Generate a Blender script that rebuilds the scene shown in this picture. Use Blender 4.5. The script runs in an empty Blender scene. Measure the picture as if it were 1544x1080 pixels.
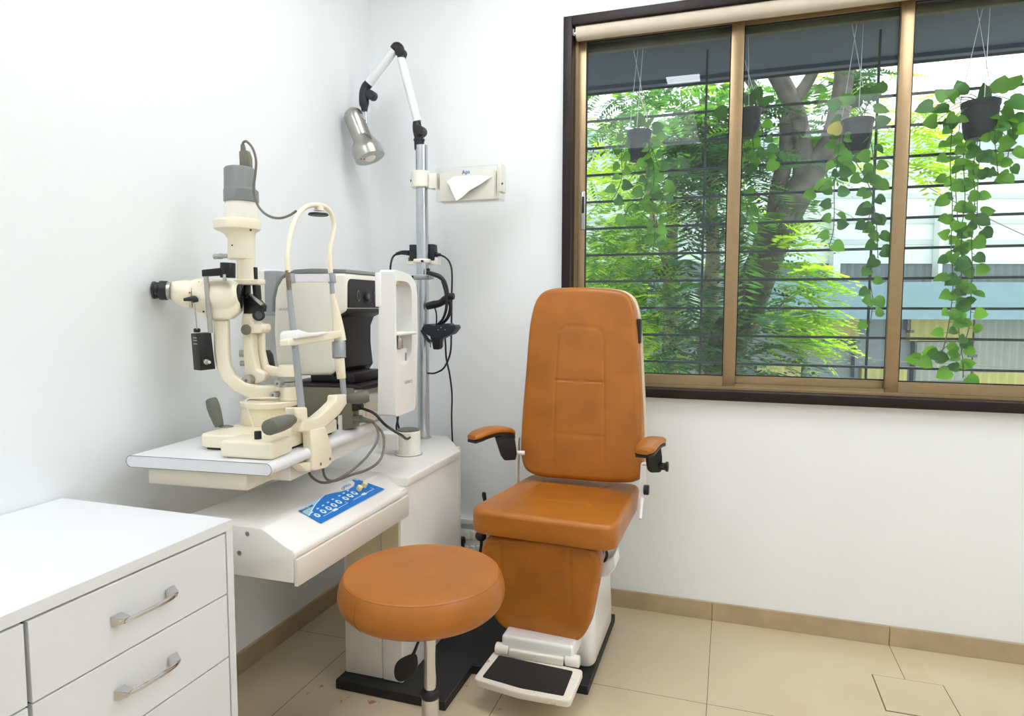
import bpy, bmesh, math, random
from mathutils import Vector, Matrix
V = Vector
S = bpy.context.scene
COL = S.collection
PI = math.pi
# ------------------------------------------------------------------ camera
FPX, YAW, PITCH, ROLL = 997.371, 0.317435, 0.0752022, 0.00248
CAM = V((1.48788, -2.56734, 1.185))
_f = V((-math.sin(YAW)*math.cos(PITCH), math.cos(YAW)*math.cos(PITCH), -math.sin(PITCH)))
_r0 = V((math.cos(YAW), math.sin(YAW), 0)); _u0 = _r0.cross(_f)
_r = _r0*math.cos(ROLL) + _u0*math.sin(ROLL); _u = -_r0*math.sin(ROLL) + _u0*math.cos(ROLL)
cd = bpy.data.cameras.new('camera'); cam = bpy.data.objects.new('camera', cd); COL.objects.link(cam)
cd.sensor_width = 36; cd.lens = 36*FPX/1544; cd.clip_end = 200; cd.clip_start = .02
M3 = Matrix((_r, _u, -_f)).transposed()
cam.matrix_world = Matrix.Translation(CAM) @ M3.to_4x4()
S.camera = cam

def ray(px, py): return _f + _r*((px-772)/FPX) - _u*((py-540)/FPX)
def onp(px, py, O, n):
    d = ray(px, py); return CAM + d*((V(O)-CAM).dot(n)/d.dot(n))
def AT(px, py, x=None, y=None, z=None):       # measured point on an axis plane
    if x is not None: return onp(px, py, (x, 0, 0), V((1, 0, 0)))
    if y is not None: return onp(px, py, (0, y, 0), V((0, 1, 0)))
    return onp(px, py, (0, 0, z), V((0, 0, 1)))
def depth(p): return (V(p)-CAM).dot(_f)

class Plane:
    def __init__(s, O, e1, e2=None):
        s.O = V(O); s.e1 = V(e1).normalized(); e2 = V(e2) if e2 else V((0, 0, 1))
        s.e2 = (e2 - s.e1*e2.dot(s.e1)).normalized(); s.n = s.e2.cross(s.e1)      # n points away from the viewer side
    def p(s, px, py, off=0): return onp(px, py, s.O + s.n*off, s.n)
    def uv(s, px, py):
        d = s.p(px, py) - s.O; return (d.dot(s.e1), d.dot(s.e2))
    def w(s, u, v, h=0): return s.O + s.e1*u + s.e2*v + s.n*h

# ------------------------------------------------------------------ materials
def lin(c):
    o = []
    for k in c:
        k /= 255; o.append(k/12.92 if k <= .04045 else ((k+.055)/1.055)**2.4)
    return (*o, 1)
def mat(name, rgb, rough=.5, metal=0, var=0, vs=6, bump=0, bs=60, spec=.5, emit=None, trans=0, coat=0, dirt=None, ds=5, dth=.6):
    m = bpy.data.materials.new(name); m.use_nodes = True
    N = m.node_tree.nodes; L = m.node_tree.links; b = N['Principled BSDF']
    b.inputs['Base Color'].default_value = lin(rgb); b.inputs['Roughness'].default_value = rough
    b.inputs['Metallic'].default_value = metal; b.inputs['Specular IOR Level'].default_value = spec
    b.inputs['Coat Weight'].default_value = coat; b.inputs['Coat Roughness'].default_value = .15
    if trans: b.inputs['Transmission Weight'].default_value = trans
    tc = N.new('ShaderNodeTexCoord')
    last = None
    if var:
        n = N.new('ShaderNodeTexNoise'); n.inputs['Scale'].default_value = vs; n.inputs['Detail'].default_value = 5
        L.new(tc.outputs['Object'], n.inputs['Vector'])
        mx = N.new('ShaderNodeMix'); mx.data_type = 'RGBA'
        mr = N.new('ShaderNodeMapRange'); mr.inputs[1].default_value = .35; mr.inputs[2].default_value = .65
        L.new(n.outputs['Fac'], mr.inputs[0]); L.new(mr.outputs[0], mx.inputs[0])
        c = lin(rgb); mx.inputs[6].default_value = tuple(min(1, k*(1-var)) for k in c[:3])+(1,)
        mx.inputs[7].default_value = tuple(min(1, k*(1+var)) for k in c[:3])+(1,)
        last = mx.outputs[2]
    if dirt:
        n = N.new('ShaderNodeTexNoise'); n.inputs['Scale'].default_value = ds; n.inputs['Detail'].default_value = 8
        n.inputs['Roughness'].default_value = .7
        L.new(tc.outputs['Object'], n.inputs['Vector'])
        mr = N.new('ShaderNodeMapRange'); mr.inputs[1].default_value = dth; mr.inputs[2].default_value = dth+.12
        L.new(n.outputs['Fac'], mr.inputs[0])
        mx = N.new('ShaderNodeMix'); mx.data_type = 'RGBA'; L.new(mr.outputs[0], mx.inputs[0])
        mx.inputs[6].default_value = lin(rgb); mx.inputs[7].default_value = lin(dirt)
        if last: L.new(last, mx.inputs[6])
        last = mx.outputs[2]
    if last: L.new(last, b.inputs['Base Color'])
    if bump:
        n = N.new('ShaderNodeTexNoise'); n.inputs['Scale'].default_value = bs; n.inputs['Detail'].default_value = 6
        L.new(tc.outputs['Object'], n.inputs['Vector'])
        bp = N.new('ShaderNodeBump'); bp.inputs['Strength'].default_value = bump; bp.inputs['Distance'].default_value = .002
        L.new(n.outputs['Fac'], bp.inputs['Height']); L.new(bp.outputs[0], b.inputs['Normal'])
    if emit:
        b.inputs['Emission Color'].default_value = lin(rgb); b.inputs['Emission Strength'].default_value = emit
    return m
def thin(name, rgb, ior=1.5, tint=.97, rough=0.0):
    m = bpy.data.materials.new(name); m.use_nodes = True; N = m.node_tree.nodes; L = m.node_tree.links
    N.clear(); o = N.new('ShaderNodeOutputMaterial'); t = N.new('ShaderNodeBsdfTransparent'); g = N.new('ShaderNodeBsdfGlossy')
    c = lin(rgb); t.inputs[0].default_value = tuple(k*tint for k in c[:3])+(1,); g.inputs['Roughness'].default_value = rough
    f = N.new('ShaderNodeFresnel'); gm = N.new('ShaderNodeNewGeometry'); im = N.new('ShaderNodeMapRange'); L.new(gm.outputs['Backfacing'], im.inputs[0]); im.inputs[3].default_value = ior; im.inputs[4].default_value = 1/ior; L.new(im.outputs[0], f.inputs[0]); mx = N.new('ShaderNodeMixShader')
    L.new(f.outputs[0], mx.inputs[0]); L.new(t.outputs[0], mx.inputs[1]); L.new(g.outputs[0], mx.inputs[2]); L.new(mx.outputs[0], o.inputs[0])
    return m
def leafmat(name, rgb, tr=.5, var=.35):
    m = bpy.data.materials.new(name); m.use_nodes = True; N = m.node_tree.nodes; L = m.node_tree.links
    N.clear(); o = N.new('ShaderNodeOutputMaterial'); d = N.new('ShaderNodeBsdfPrincipled'); t = N.new('ShaderNodeBsdfTranslucent')
    d.inputs['Roughness'].default_value = .45
    tc = N.new('ShaderNodeTexCoord'); n = N.new('ShaderNodeTexNoise'); n.inputs['Scale'].default_value = 9
    L.new(tc.outputs['Object'], n.inputs['Vector'])
    mr = N.new('ShaderNodeMapRange'); mr.inputs[1].default_value = .35; mr.inputs[2].default_value = .65; L.new(n.outputs['Fac'], mr.inputs[0])
    mx = N.new('ShaderNodeMix'); mx.data_type = 'RGBA'; L.new(mr.outputs[0], mx.inputs[0])
    c = lin(rgb); mx.inputs[6].default_value = tuple(k*(1-var) for k in c[:3])+(1,); mx.inputs[7].default_value = (min(1, c[0]*(1+var*1.6)), min(1, c[1]*(1+var)), c[2], 1)
    L.new(mx.outputs[2], d.inputs['Base Color']); L.new(mx.outputs[2], t.inputs[0])
    s = N.new('ShaderNodeMixShader'); s.inputs[0].default_value = tr
    L.new(d.outputs[0], s.inputs[1]); L.new(t.outputs[0], s.inputs[2]); L.new(s.outputs[0], o.inputs[0])
    return m

WALL = mat('wall_paint', (240, 243, 244), .55, bump=.25, bs=9, var=.012, vs=2)
CEIL = mat('ceiling_paint', (240, 240, 240), .8)
LAM = mat('white_laminate', (232, 234, 236), .3, var=.01)
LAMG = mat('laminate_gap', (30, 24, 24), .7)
CHROME = mat('chrome', (215, 215, 218), .12, 1)
STEEL = mat('brushed_steel', (180, 178, 172), .28, 1, var=.06, vs=40)
ALUP = mat('aluminium_pole', (196, 200, 206), .25, 1, var=.03, vs=30)
CREAM = mat('cream_enamel', (240, 231, 206), .32, coat=.3, var=.015)
CREAM2 = mat('pale_cream_plastic', (242, 239, 226), .35, coat=.2)
WHITEP = mat('white_plastic', (240, 240, 238), .35, coat=.2)
UNITW = mat('unit_white_enamel', (238, 236, 230), .28, coat=.35, dirt=(196, 184, 160), ds=7, dth=.66)
UNITS = mat('unit_side_panel', (226, 220, 208), .4, dirt=(196, 178, 140), ds=6, dth=.62)
BEIGEP = mat('worn_beige_panel', (214, 200, 166), .5, dirt=(168, 130, 80), ds=14, dth=.6)
BLACKP = mat('black_plastic', (18, 18, 20), .42)
BLACKM = mat('black_matte_base', (22, 23, 24), .55, var=.15, vs=20)
DBLUE = mat('dark_slate_plastic', (30, 35, 44), .45)
GREYC = mat('grey_plastic_cap', (128, 132, 130), .5)
GREYP = mat('grey_painted_metal', (162, 166, 170), .35, .3)
OLIVE = mat('olive_grey_plastic', (118, 116, 100), .45)
DOLIVE = mat('dark_olive_grip', (104, 106, 94), .5)
CABLE = mat('black_cable', (24, 24, 24), .5)
CABLEG = mat('grey_cable', (112, 106, 98), .5)
LEATH = mat('tan_leather', (172, 103, 27), .34, var=.11, vs=8, bump=.2, bs=260, spec=.5)
SEAM = mat('leather_seam', (146, 78, 26), .6)
WOOD = mat('dark_wood_frame', (34, 21, 20), .45, spec=.3, var=.2, vs=12, bump=.1)
ALUB = mat('bronze_aluminium', (164, 140, 106), .36, .6, var=.04, vs=30)
BLIND = mat('roller_blind_fabric', (214, 202, 182), .8, var=.04, vs=14, bump=.2, bs=300)
GASK = mat('black_gasket', (24, 24, 26), .6)
GLASS = thin('window_glass', (252, 255, 255), 1.4, 1)
GLASS2 = thin('tinted_window_glass', (246, 251, 253), 1.5, 1)
ACRYL = thin('clear_acrylic', (254, 254, 253), 1.3, 1)
BAR = mat('grille_bar_paint', (34, 46, 48), .5)
POT = mat('charcoal_pot', (34, 38, 44), .6)
CORD = mat('clear_hanger_cord', (210, 214, 214), .4)
SOIL = mat('potting_soil', (60, 44, 32), .9)
LEAF = leafmat('pothos_leaf', (98, 160, 48), .5)
LEAFD = leafmat('pothos_leaf_deep', (62, 120, 46), .35)
LEAFY = leafmat('yellowing_leaf', (238, 206, 60), .5)
VINE = mat('vine_stem', (70, 90, 40), .7)
FROND = leafmat('sunlit_tone_frond_leaf', (170, 214, 58), .65)  # sunlight on the fronds is put into this leaf colour
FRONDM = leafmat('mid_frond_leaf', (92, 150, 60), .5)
FRONDD = leafmat('shaded_tone_frond_leaf', (52, 96, 60), .35)  # same leaves, with the shade inside the crowns put into the colour
BARK = mat('tree_bark', (84, 80, 72), .9, var=.4, vs=8, bump=1, bs=20)
BARKL = mat('pale_bark', (150, 140, 112), .9, var=.2, vs=8)
SLAB = mat('sunshade_slate_paint', (60, 74, 92), .8, var=.1)
EXTW = mat('exterior_white_siding', (206, 216, 210), .6)
TISSUE = mat('tissue_paper', (250, 250, 250), .9)
RUBBER = mat('black_ribbed_rubber', (22, 22, 22), .6, bump=.6, bs=400)
REDD = mat('red_dot', (150, 40, 30), .5)
BLUE = mat('panel_blue', (10, 116, 200), .35)
LBLUE = mat('panel_light_blue', (150, 196, 222), .35)
PGREY = mat('panel_grey', (206, 206, 204), .4)
INKW = mat('panel_white_ink', (214, 232, 244), .5)
INKD = mat('dark_ink', (30, 60, 90), .5)
INKB = mat('blue_ink', (40, 90, 190), .5)
INKG = mat('grey_ink', (178, 176, 170), .5)
KNOBY = mat('ivory_knob', (240, 226, 170), .4)
LENS = mat('coated_lens', (40, 60, 56), .06, coat=1)

# ------------------------------------------------------------------ mesh kit
def catmull(pts, n=6, closed=False):
    P = [V(p) for p in pts]; out = []
    m = len(P)
    if m < 3 and not closed: return P
    rng = range(m) if closed else range(m-1)
    for i in rng:
        if closed: a, b, c, d = P[i-1], P[i], P[(i+1) % m], P[(i+2) % m]
        else: a, b, c, d = P[max(i-1, 0)], P[i], P[i+1], P[min(i+2, m-1)]
        for k in range(n):
            t = k/n; out.append(.5*((2*b)+(c-a)*t+(2*a-5*b+4*c-d)*t*t+(3*b-a-3*c+d)*t**3))
    if not closed: out.append(P[-1])
    return out
def frame_of(d):
    d = V(d).normalized(); a = V((0, 0, 1)) if abs(d.z) < .9 else V((1, 0, 0))
    x = a.cross(d).normalized(); return x, d.cross(x), d
class M:
    def __init__(s): s.v = []; s.f = []; s.xf = Matrix.Identity(4)
    def add(s, vs, fs):
        k = len(s.v); s.v += [s.xf @ V(p) for p in vs]; s.f += [tuple(i+k for i in f) for f in fs]; return s
    def addbm(s, bm):
        bm.verts.index_update()
        s.add([v.co.copy() for v in bm.verts], [[v.index for v in f.verts] for f in bm.faces]); bm.free(); return s
    def poly(s, vs, fs, bev=0, seg=3, ang=.5):
        if not bev: return s.add(vs, fs)
        bm = bmesh.new(); q = [bm.verts.new(V(p)) for p in vs]
        for f in fs: bm.faces.new([q[i] for i in f])
        bmesh.ops.recalc_face_normals(bm, faces=bm.faces)
        ed = [e for e in bm.edges if len(e.link_faces) == 2 and e.calc_face_angle(0) > ang]
        bmesh.ops.bevel(bm, geom=ed, offset=bev, segments=seg, affect='EDGES', profile=.5, clamp_overlap=True)
        return s.addbm(bm)
    def box(s, x0, x1, y0, y1, z0, z1, bev=0, seg=3):
        vs = [(x, y, z) for z in (z0, z1) for y in (y0, y1) for x in (x0, x1)]
        return s.poly(vs, [(0, 2, 3, 1), (4, 5, 7, 6), (0, 1, 5, 4), (2, 6, 7, 3), (0, 4, 6, 2), (1, 3, 7, 5)], bev, seg)
    def prism(s, pts, vec, bev=0, seg=3, ang=.5):
        n = len(pts); vec = V(vec); P = [V(p) for p in pts]; vs = P + [p+vec for p in P]
        fs = [tuple(range(n)), tuple(range(2*n-1, n-1, -1))]+[(i, i+n, (i+1) % n+n, (i+1) % n) for i in range(n)]
        return s.poly(vs, fs, bev, seg, ang)
    def ring(s, outer, inner, vec):            # frame between two loops of equal length
        n = len(outer); vec = V(vec); vs = [V(p) for p in outer]+[V(p) for p in inner]
        vs = vs+[p+vec for p in vs]; fs = []
        for i in range(n):
            j = (i+1) % n
            fs += [(i, j, n+j, n+i), (2*n+i, 3*n+i, 3*n+j, 2*n+j), (i, 2*n+i, 2*n+j, j), (n+i, n+j, 3*n+j, 3*n+i)]
        return s.add(vs, fs)
    def rings(s, R, cap=True):                  # loft
        n = len(R[0]); vs = [p for r in R for p in r]; fs = []
        for k in range(len(R)-1):
            for i in range(n):
                j = (i+1) % n; fs.append((k*n+i, k*n+j, (k+1)*n+j, (k+1)*n+i))
        if cap: fs += [tuple(range(n-1, -1, -1)), tuple(range((len(R)-1)*n, len(R)*n))]
        return s.add(vs, fs)
    def lathe(s, prof, O=(0, 0, 0), axis=(0, 0, 1), n=32, cap=True):
        x, y, d = frame_of(axis); O = V(O); R = []
        for r, h in prof: R.append([O+d*h+(x*math.cos(2*PI*i/n)+y*math.sin(2*PI*i/n))*max(r, 1e-5) for i in range(n)])
        return s.rings(R, cap)
    def cyl(s, a, b, r, r2=None, n=24, bev=0):
        a, b = V(a), V(b); L = (b-a).length; r2 = r if r2 is None else r2
        if bev: pr = [(r-bev, 0), (r-bev*.3, bev*.3), (r, bev), (r2, L-bev), (r2-bev*.3, L-bev*.3), (r2-bev, L)]
        else: pr = [(r, 0), (r2, L)]
        return s.lathe(pr, a, b-a, n)
    def tube(s, pts, r, n=8, sub=6, sx=1, closed=False):
        rr = r if isinstance(r, (list, tuple)) else [r]*len(pts)
        P4 = [(*V(p), q) for p, q in zip(pts, rr)]
        from mathutils import Vector as VV
        Q = catmull([VV(p) for p in P4], sub, closed) if sub > 1 else [VV(p) for p in P4]
        C = [V(q[:3]) for q in Q]; R = []; prev = None
        for i, c in enumerate(C):
            a = C[i-1] if (i or closed) else c; b = C[(i+1) % len(C)] if (i < len(C)-1 or closed) else c
            d = (b-a).normalized() if (b-a).length > 1e-9 else V((0, 0, 1))
            if prev is None: x, y, _ = frame_of(d)
            else:
                x = (prev-d*prev.dot(d)); x = x.normalized() if x.length > 1e-6 else frame_of(d)[0]; y = d.cross(x)
            prev = x; q = Q[i][3]
            R.append([c+(x*math.cos(2*PI*k/n)*sx+y*math.sin(2*PI*k/n))*q for k in range(n)])
        if closed: R.append(R[0]); return s.rings(R, False)
        return s.rings(R)
    def ball(s, c, r, n=20, m=12):
        r = V((r, r, r)) if not hasattr(r, '__len__') else V(r); c = V(c)
        R = [[c+V((r.x*math.cos(2*PI*i/n)*math.sin(PI*k/m), r.y*math.sin(2*PI*i/n)*math.sin(PI*k/m), r.z*math.cos(PI*k/m))) for i in range(n)] for k in range(m+1)]
        R[0] = [c+V((0, 0, r.z))+(q-c)*1e-4 for q in R[1]]; R[-1] = [c-V((0, 0, r.z))+(q-c)*1e-4 for q in R[-2]]
        return s.rings(R)
    def torus(s, c, axis, R, r, n=24, m=8):
        x, y, d = frame_of(axis)
        return s.tube([V(c)+(x*math.cos(2*PI*i/n)+y*math.sin(2*PI*i/n))*R for i in range(n)], r, m, 1, closed=True)
def fillet(poly, seg=6):                         # [(x, y, r)] -> rounded outline
    out = []; n = len(poly)
    for i in range(n):
        a = V(poly[i-1][:2]); b = V(poly[i][:2]); c = V(poly[(i+1) % n][:2]); r = poly[i][2] if len(poly[i]) > 2 else 0
        if r <= 0: out.append(tuple(b)); continue
        da = (a-b).normalized(); dc = (c-b).normalized(); ang = math.acos(max(-1, min(1, da.dot(dc))))
        t = min(r/math.tan(ang/2), (a-b).length*.49, (c-b).length*.49); p = b+da*t; q = b+dc*t
        for k in range(seg+1):
            s_ = k/seg; out.append(tuple((p*(1-s_)**2+b*2*s_*(1-s_)+q*s_*s_)))
    return out
def resample(pts, N):
    P = [V(p) for p in pts]; P.append(P[0]); L = [0]
    for i in range(1, len(P)): L.append(L[-1]+(P[i]-P[i-1]).length)
    out = []; j = 0
    for k in range(N):
        t = L[-1]*k/N
        while L[j+1] < t: j += 1
        s_ = (t-L[j])/max(1e-9, L[j+1]-L[j]); out.append(P[j].lerp(P[j+1], s_))
    return out
def segd(p, a, b):
    ab = b-a; t = max(0, min(1, (p-a).dot(ab)/max(1e-12, ab.length_squared))); return (p-a-ab*t).length
def pad(m, pl, outline, H, r=.02, rb=.012, crown=.006, seams=(), sd=.004, sw=.006, N=200, K=44, extra=None):
    """upholstered pad; front surface on plane pl (h=0), body behind it by H"""
    O = resample(outline, N); c = sum(O, V((0, 0)))/N
    segs = [(V(a), V(b)) for s_ in seams for a, b in zip(s_, s_[1:])]
    R = []
    def P(q, h): return pl.w(q.x, q.y, h)
    R.append([P(c+(o-c)*.0005+V((0, 0)), H) for o in O])
    R.append([P(c+(o-c)*(1-rb/max((o-c).length, rb)), H) for o in O])
    R.append([P(c+(o-c)*(1-.3*rb/(o-c).length), H-rb*.3) for o in O])
    for t in (1, .66, .33, 0):
        R.append([P(o, r+(H-rb-r)*t) for o in O])
    for k in range(K):
        t = k/(K-1); ring = []
        for o in O:
            L = (o-c).length
            if t < .28: a = t/.28*PI/2; d = r*(1-math.cos(a)); h = r*(1-math.sin(a))
            else: d = r+(L-r)*(t-.28)/.72; h = 0
            d = min(d, L*.9995); q = c+(o-c)*(1-d/L); rho = 1-d/L
            h -= crown*(1-rho**4)
            for a_, b_ in segs:
                dd = segd(q, a_, b_)
                if dd < sw*4: h += sd*math.exp(-(dd/sw)**2)
            if extra: h += extra(q)
            ring.append(P(q, h))
        R.append(ring)
    return m.rings(R)

# ------------------------------------------------------------------ objects
def tag(o, label=None, cat=None, group=None, kind=None):
    if label: o['label'] = label
    if cat: o['category'] = cat
    if group: o['group'] = group
    if kind: o['kind'] = kind
    return o
def thing(name, label, cat, loc=(0, 0, 0), group=None, kind=None):
    o = bpy.data.objects.new(name, None); COL.objects.link(o); o.location = loc; o.empty_display_size = .05
    o['base'] = tuple(loc); return tag(o, label, cat, group, kind)
def rootloc(o):
    while o.parent: o = o.parent
    return V(o['base']) if 'base' in o else V((0, 0, 0))
def obj(name, m, mt, parent=None, loc=None, smooth=40, label=None):
    base = rootloc(parent) if parent else V(loc if loc is not None else (0, 0, 0))
    me = bpy.data.meshes.new(name); me.from_pydata([tuple(p-base) for p in m.v], [], m.f)
    bm = bmesh.new(); bm.from_mesh(me); bmesh.ops.recalc_face_normals(bm, faces=bm.faces); bm.to_mesh(me); bm.free()
    for p in me.polygons: p.use_smooth = True
    me.set_sharp_from_angle(angle=math.radians(smooth))
    mts = mt if isinstance(mt, list) else [mt]
    for q in mts: me.materials.append(q)
    o = bpy.data.objects.new(name, me); COL.objects.link(o)
    if parent: o.parent = parent
    else: o.location = base; o['base'] = tuple(base)
    if label: o['label'] = label
    return o
def single(name, m, mt, label, cat, group=None, kind=None, smooth=40):
    xs = [p.x for p in m.v]; ys = [p.y for p in m.v]; zs = [p.z for p in m.v]
    loc = ((min(xs)+max(xs))/2, (min(ys)+max(ys))/2, min(zs))
    return tag(obj(name, m, mt, None, loc, smooth), label, cat, group, kind)
def struct(name, m, mt, parent=None, smooth=40):
    o = obj(name, m, mt, parent, (0, 0, 0), smooth); o['kind'] = 'structure'; return o
def dup(o, delta, label=None, parent=None, group=None):
    c = o.copy(); COL.objects.link(c)
    if parent: c.parent = parent
    else:
        c.location = V(o.location)+V(delta); c['base'] = tuple(V(o['base'])+V(delta))
        if label: c['label'] = label
        if group: c['group'] = group
    for ch in list(o.children): dup(ch, (0, 0, 0), None, c)
    return c
# pixel-measured builders (each on a plane with its real position)
def R_(pl, px, py, rp, off=0): return rp*depth(pl.p(px, py, off))/FPX
def ptube(m, pl, pts, off=0, n=12, sub=6, sx=1):
    return m.tube([pl.p(a, b, off) for a, b, _ in pts], [R_(pl, a, b, r, off) for a, b, r in pts], n, sub, sx)
def pprism(m, pl, pts, o0, o1, bev=.002, seg=3, ang=.5):
    return m.prism([pl.p(a, b, o0) for a, b in pts], pl.n*(o1-o0), bev, seg, ang)
def pcyl(m, pl, a, b, rp, off=0, n=24, bev=0, rp2=None):
    return m.cyl(pl.p(*a, off), pl.p(*b, off), R_(pl, *a, rp, off), None if rp2 is None else R_(pl, *b, rp2, off), n, bev)
def plathe(m, pl, rows, off=0, n=36):           # vertical turned part: (py, centre px, radius px)
    R = []
    for py, cx, r in rows:
        c = pl.p(cx, py, off); q = R_(pl, cx, py, r, off)
        R.append([c+V((math.cos(2*PI*i/n)*q, math.sin(2*PI*i/n)*q, 0)) for i in range(n)])
    return m.rings(R)
def pdisc(m, pl, c, rp, o0, o1, n=24, bev=0):   # short cylinder whose axis is the plane normal
    a = pl.p(*c, o0); r = R_(pl, *c, rp, o0); return m.cyl(a, a+pl.n*(o1-o0), r, None, n, bev)
def text(name, s, size, O, ex, ey, mt, parent, depth_=.0006, label=None):
    cu = bpy.data.curves.new(name, 'FONT'); cu.body = s; cu.size = size; cu.extrude = depth_; cu.align_x = 'CENTER'; cu.align_y = 'CENTER'
    t = bpy.data.objects.new(name+'_src', cu); COL.objects.link(t)
    bpy.context.view_layer.update()
    me = bpy.data.meshes.new_from_object(t.evaluated_get(bpy.context.evaluated_depsgraph_get()))
    ex = V(ex).normalized(); ey = V(ey).normalized(); n = ex.cross(ey); base = rootloc(parent)
    for v in me.vertices: v.co = V(O)+ex*v.co.x+ey*v.co.y+n*v.co.z-base
    COL.objects.unlink(t); bpy.data.objects.remove(t)
    me.name = name; me.materials.clear(); me.materials.append(mt)
    o = bpy.data.objects.new(name, me); COL.objects.link(o); o.parent = parent
    if label: o['label'] = label
    return o
# ================================================================== ROOM
RX0, RX1, RY0, RY1, RH = 0, 3.95, -4.0, 0, 2.72
# floor tiles: 0.6 m, thin joints where the photo has them
def floor_mat():
    m = mat('polished_beige_tile', (205, 188, 158), .2, var=.06, vs=1.6, coat=.2, spec=.5)
    N = m.node_tree.nodes; L = m.node_tree.links; b = N['Principled BSDF']
    src = b.inputs['Base Color'].links[0].from_socket
    g = N.new('ShaderNodeNewGeometry'); sp = N.new('ShaderNodeSeparateXYZ'); L.new(g.outputs['Position'], sp.inputs[0])
    def line(sock, off):
        a = N.new('ShaderNodeMath'); a.operation = 'ADD'; L.new(sock, a.inputs[0]); a.inputs[1].default_value = 60-off
        d = N.new('ShaderNodeMath'); d.operation = 'DIVIDE'; L.new(a.outputs[0], d.inputs[0]); d.inputs[1].default_value = .6
        f = N.new('ShaderNodeMath'); f.operation = 'FRACT'; L.new(d.outputs[0], f.inputs[0])
        c = N.new('ShaderNodeMath'); c.operation = 'LESS_THAN'; L.new(f.outputs[0], c.inputs[0]); c.inputs[1].default_value = .0035
        return c.outputs[0]
    a = line(sp.outputs[0], 1.452-.001); c = line(sp.outputs[1], -.575-.001)
    mx = N.new('ShaderNodeMath'); mx.operation = 'MAXIMUM'; L.new(a, mx.inputs[0]); L.new(c, mx.inputs[1])
    # warm blotches and soft veins
    n = N.new('ShaderNodeTexNoise'); n.inputs['Scale'].default_value = 3.1; n.inputs['Detail'].default_value = 7; n.inputs['Distortion'].default_value = 1.2
    L.new(g.outputs['Position'], n.inputs['Vector'])
    mr = N.new('ShaderNodeMapRange'); mr.inputs[1].default_value = .6; mr.inputs[2].default_value = .8; mr.inputs[4].default_value = .55
    L.new(n.outputs['Fac'], mr.inputs[0])
    k = N.new('ShaderNodeMix'); k.data_type = 'RGBA'; L.new(mr.outputs[0], k.inputs[0]); L.new(src, k.inputs[6]); k.inputs[7].default_value = lin((206, 172, 128))
    # small rust stains by the foot of the stand
    last = k.outputs[2]
    nn = N.new('ShaderNodeTexNoise'); nn.inputs['Scale'].default_value = 38; nn.inputs['Detail'].default_value = 6; L.new(g.outputs['Position'], nn.inputs['Vector'])
    for px, py, rr in ((478, 1040, .05), (520, 1052, .05), (560, 1058, .05), (707, 1034, .022), (752, 1067, .03)):
        p = AT(px, py, z=0); dn = N.new('ShaderNodeVectorMath'); dn.operation = 'DISTANCE'; L.new(g.outputs['Position'], dn.inputs[0]); dn.inputs[1].default_value = p
        m1 = N.new('ShaderNodeMapRange'); m1.inputs[1].default_value = rr; m1.inputs[2].default_value = 0; m1.inputs[3].default_value = -.2; m1.inputs[4].default_value = .12; m1.clamp = False; L.new(dn.outputs[1], m1.inputs[0])
        ad = N.new('ShaderNodeMath'); ad.operation = 'ADD'; L.new(nn.outputs['Fac'], ad.inputs[0]); L.new(m1.outputs[0], ad.inputs[1])
        m2 = N.new('ShaderNodeMapRange'); m2.inputs[1].default_value = .58; m2.inputs[2].default_value = .66; m2.inputs[4].default_value = .75; L.new(ad.outputs[0], m2.inputs[0])
        q_ = N.new('ShaderNodeMix'); q_.data_type = 'RGBA'; L.new(m2.outputs[0], q_.inputs[0]); L.new(last, q_.inputs[6]); q_.inputs[7].default_value = lin((150, 92, 50)); last = q_.outputs[2]
    j = N.new('ShaderNodeMix'); j.data_type = 'RGBA'; L.new(mx.outputs[0], j.inputs[0]); L.new(last, j.inputs[6]); j.inputs[7].default_value = lin((110, 92, 68))
    L.new(j.outputs[2], b.inputs['Base Color']); return m
FLOOR = floor_mat()
BASEB = mat('skirting_tile', (178, 158, 128), .35, var=.08, vs=9, dirt=(120, 98, 72), ds=12, dth=.66)
m = M(); m.box(RX0-.12, RX1+.12, RY0-.12, RY1+.12, -.1, 0); struct('floor', m, FLOOR)
m = M(); m.box(RX0-.12, RX1+.12, RY0-.12, RY1+.12, RH, RH+.12); struct('ceiling', m, CEIL)
m = M(); m.box(-.12, 0, RY0-.12, RY1+.12, 0, RH); struct('wall_left', m, WALL)
m = M(); m.box(RX1, RX1+.12, RY0-.12, RY1+.12, 0, RH); struct('wall_right', m, WALL)
m = M(); m.box(0, RX1, RY0-.12, RY0, 0, RH); struct('wall_front', m, WALL)
WX0, WX1, WZ0, WZ1 = .875, 2.72, .865, 2.275     # opening
m = M()
m.box(0, WX0, 0, .12, 0, RH); m.box(WX1, RX1, 0, .12, 0, RH); m.box(WX0, WX1, 0, .12, 0, WZ0); m.box(WX0, WX1, 0, .12, WZ1, RH)
struct('wall_back', m, WALL)
# skirting, one run per wall, with butt joints
m = M(); xs = [0.25, .852, 1.452, 2.052, 2.652, RX1]; x0 = .012
for x in xs:
    m.box(x0, x-.0012, -.012, 0, 0, .069, .001, 1); x0 = x+.0004
struct('baseboard_back', m, BASEB)
m = M(); y0 = -.012
for y in (-.575, -1.175, -1.775, -2.375, -2.975, -3.575, RY0):
    m.box(0, .012, y+.0012, y0, 0, .069, .001, 1); y0 = y-.0004
struct('baseboard_left', m, BASEB)
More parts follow.
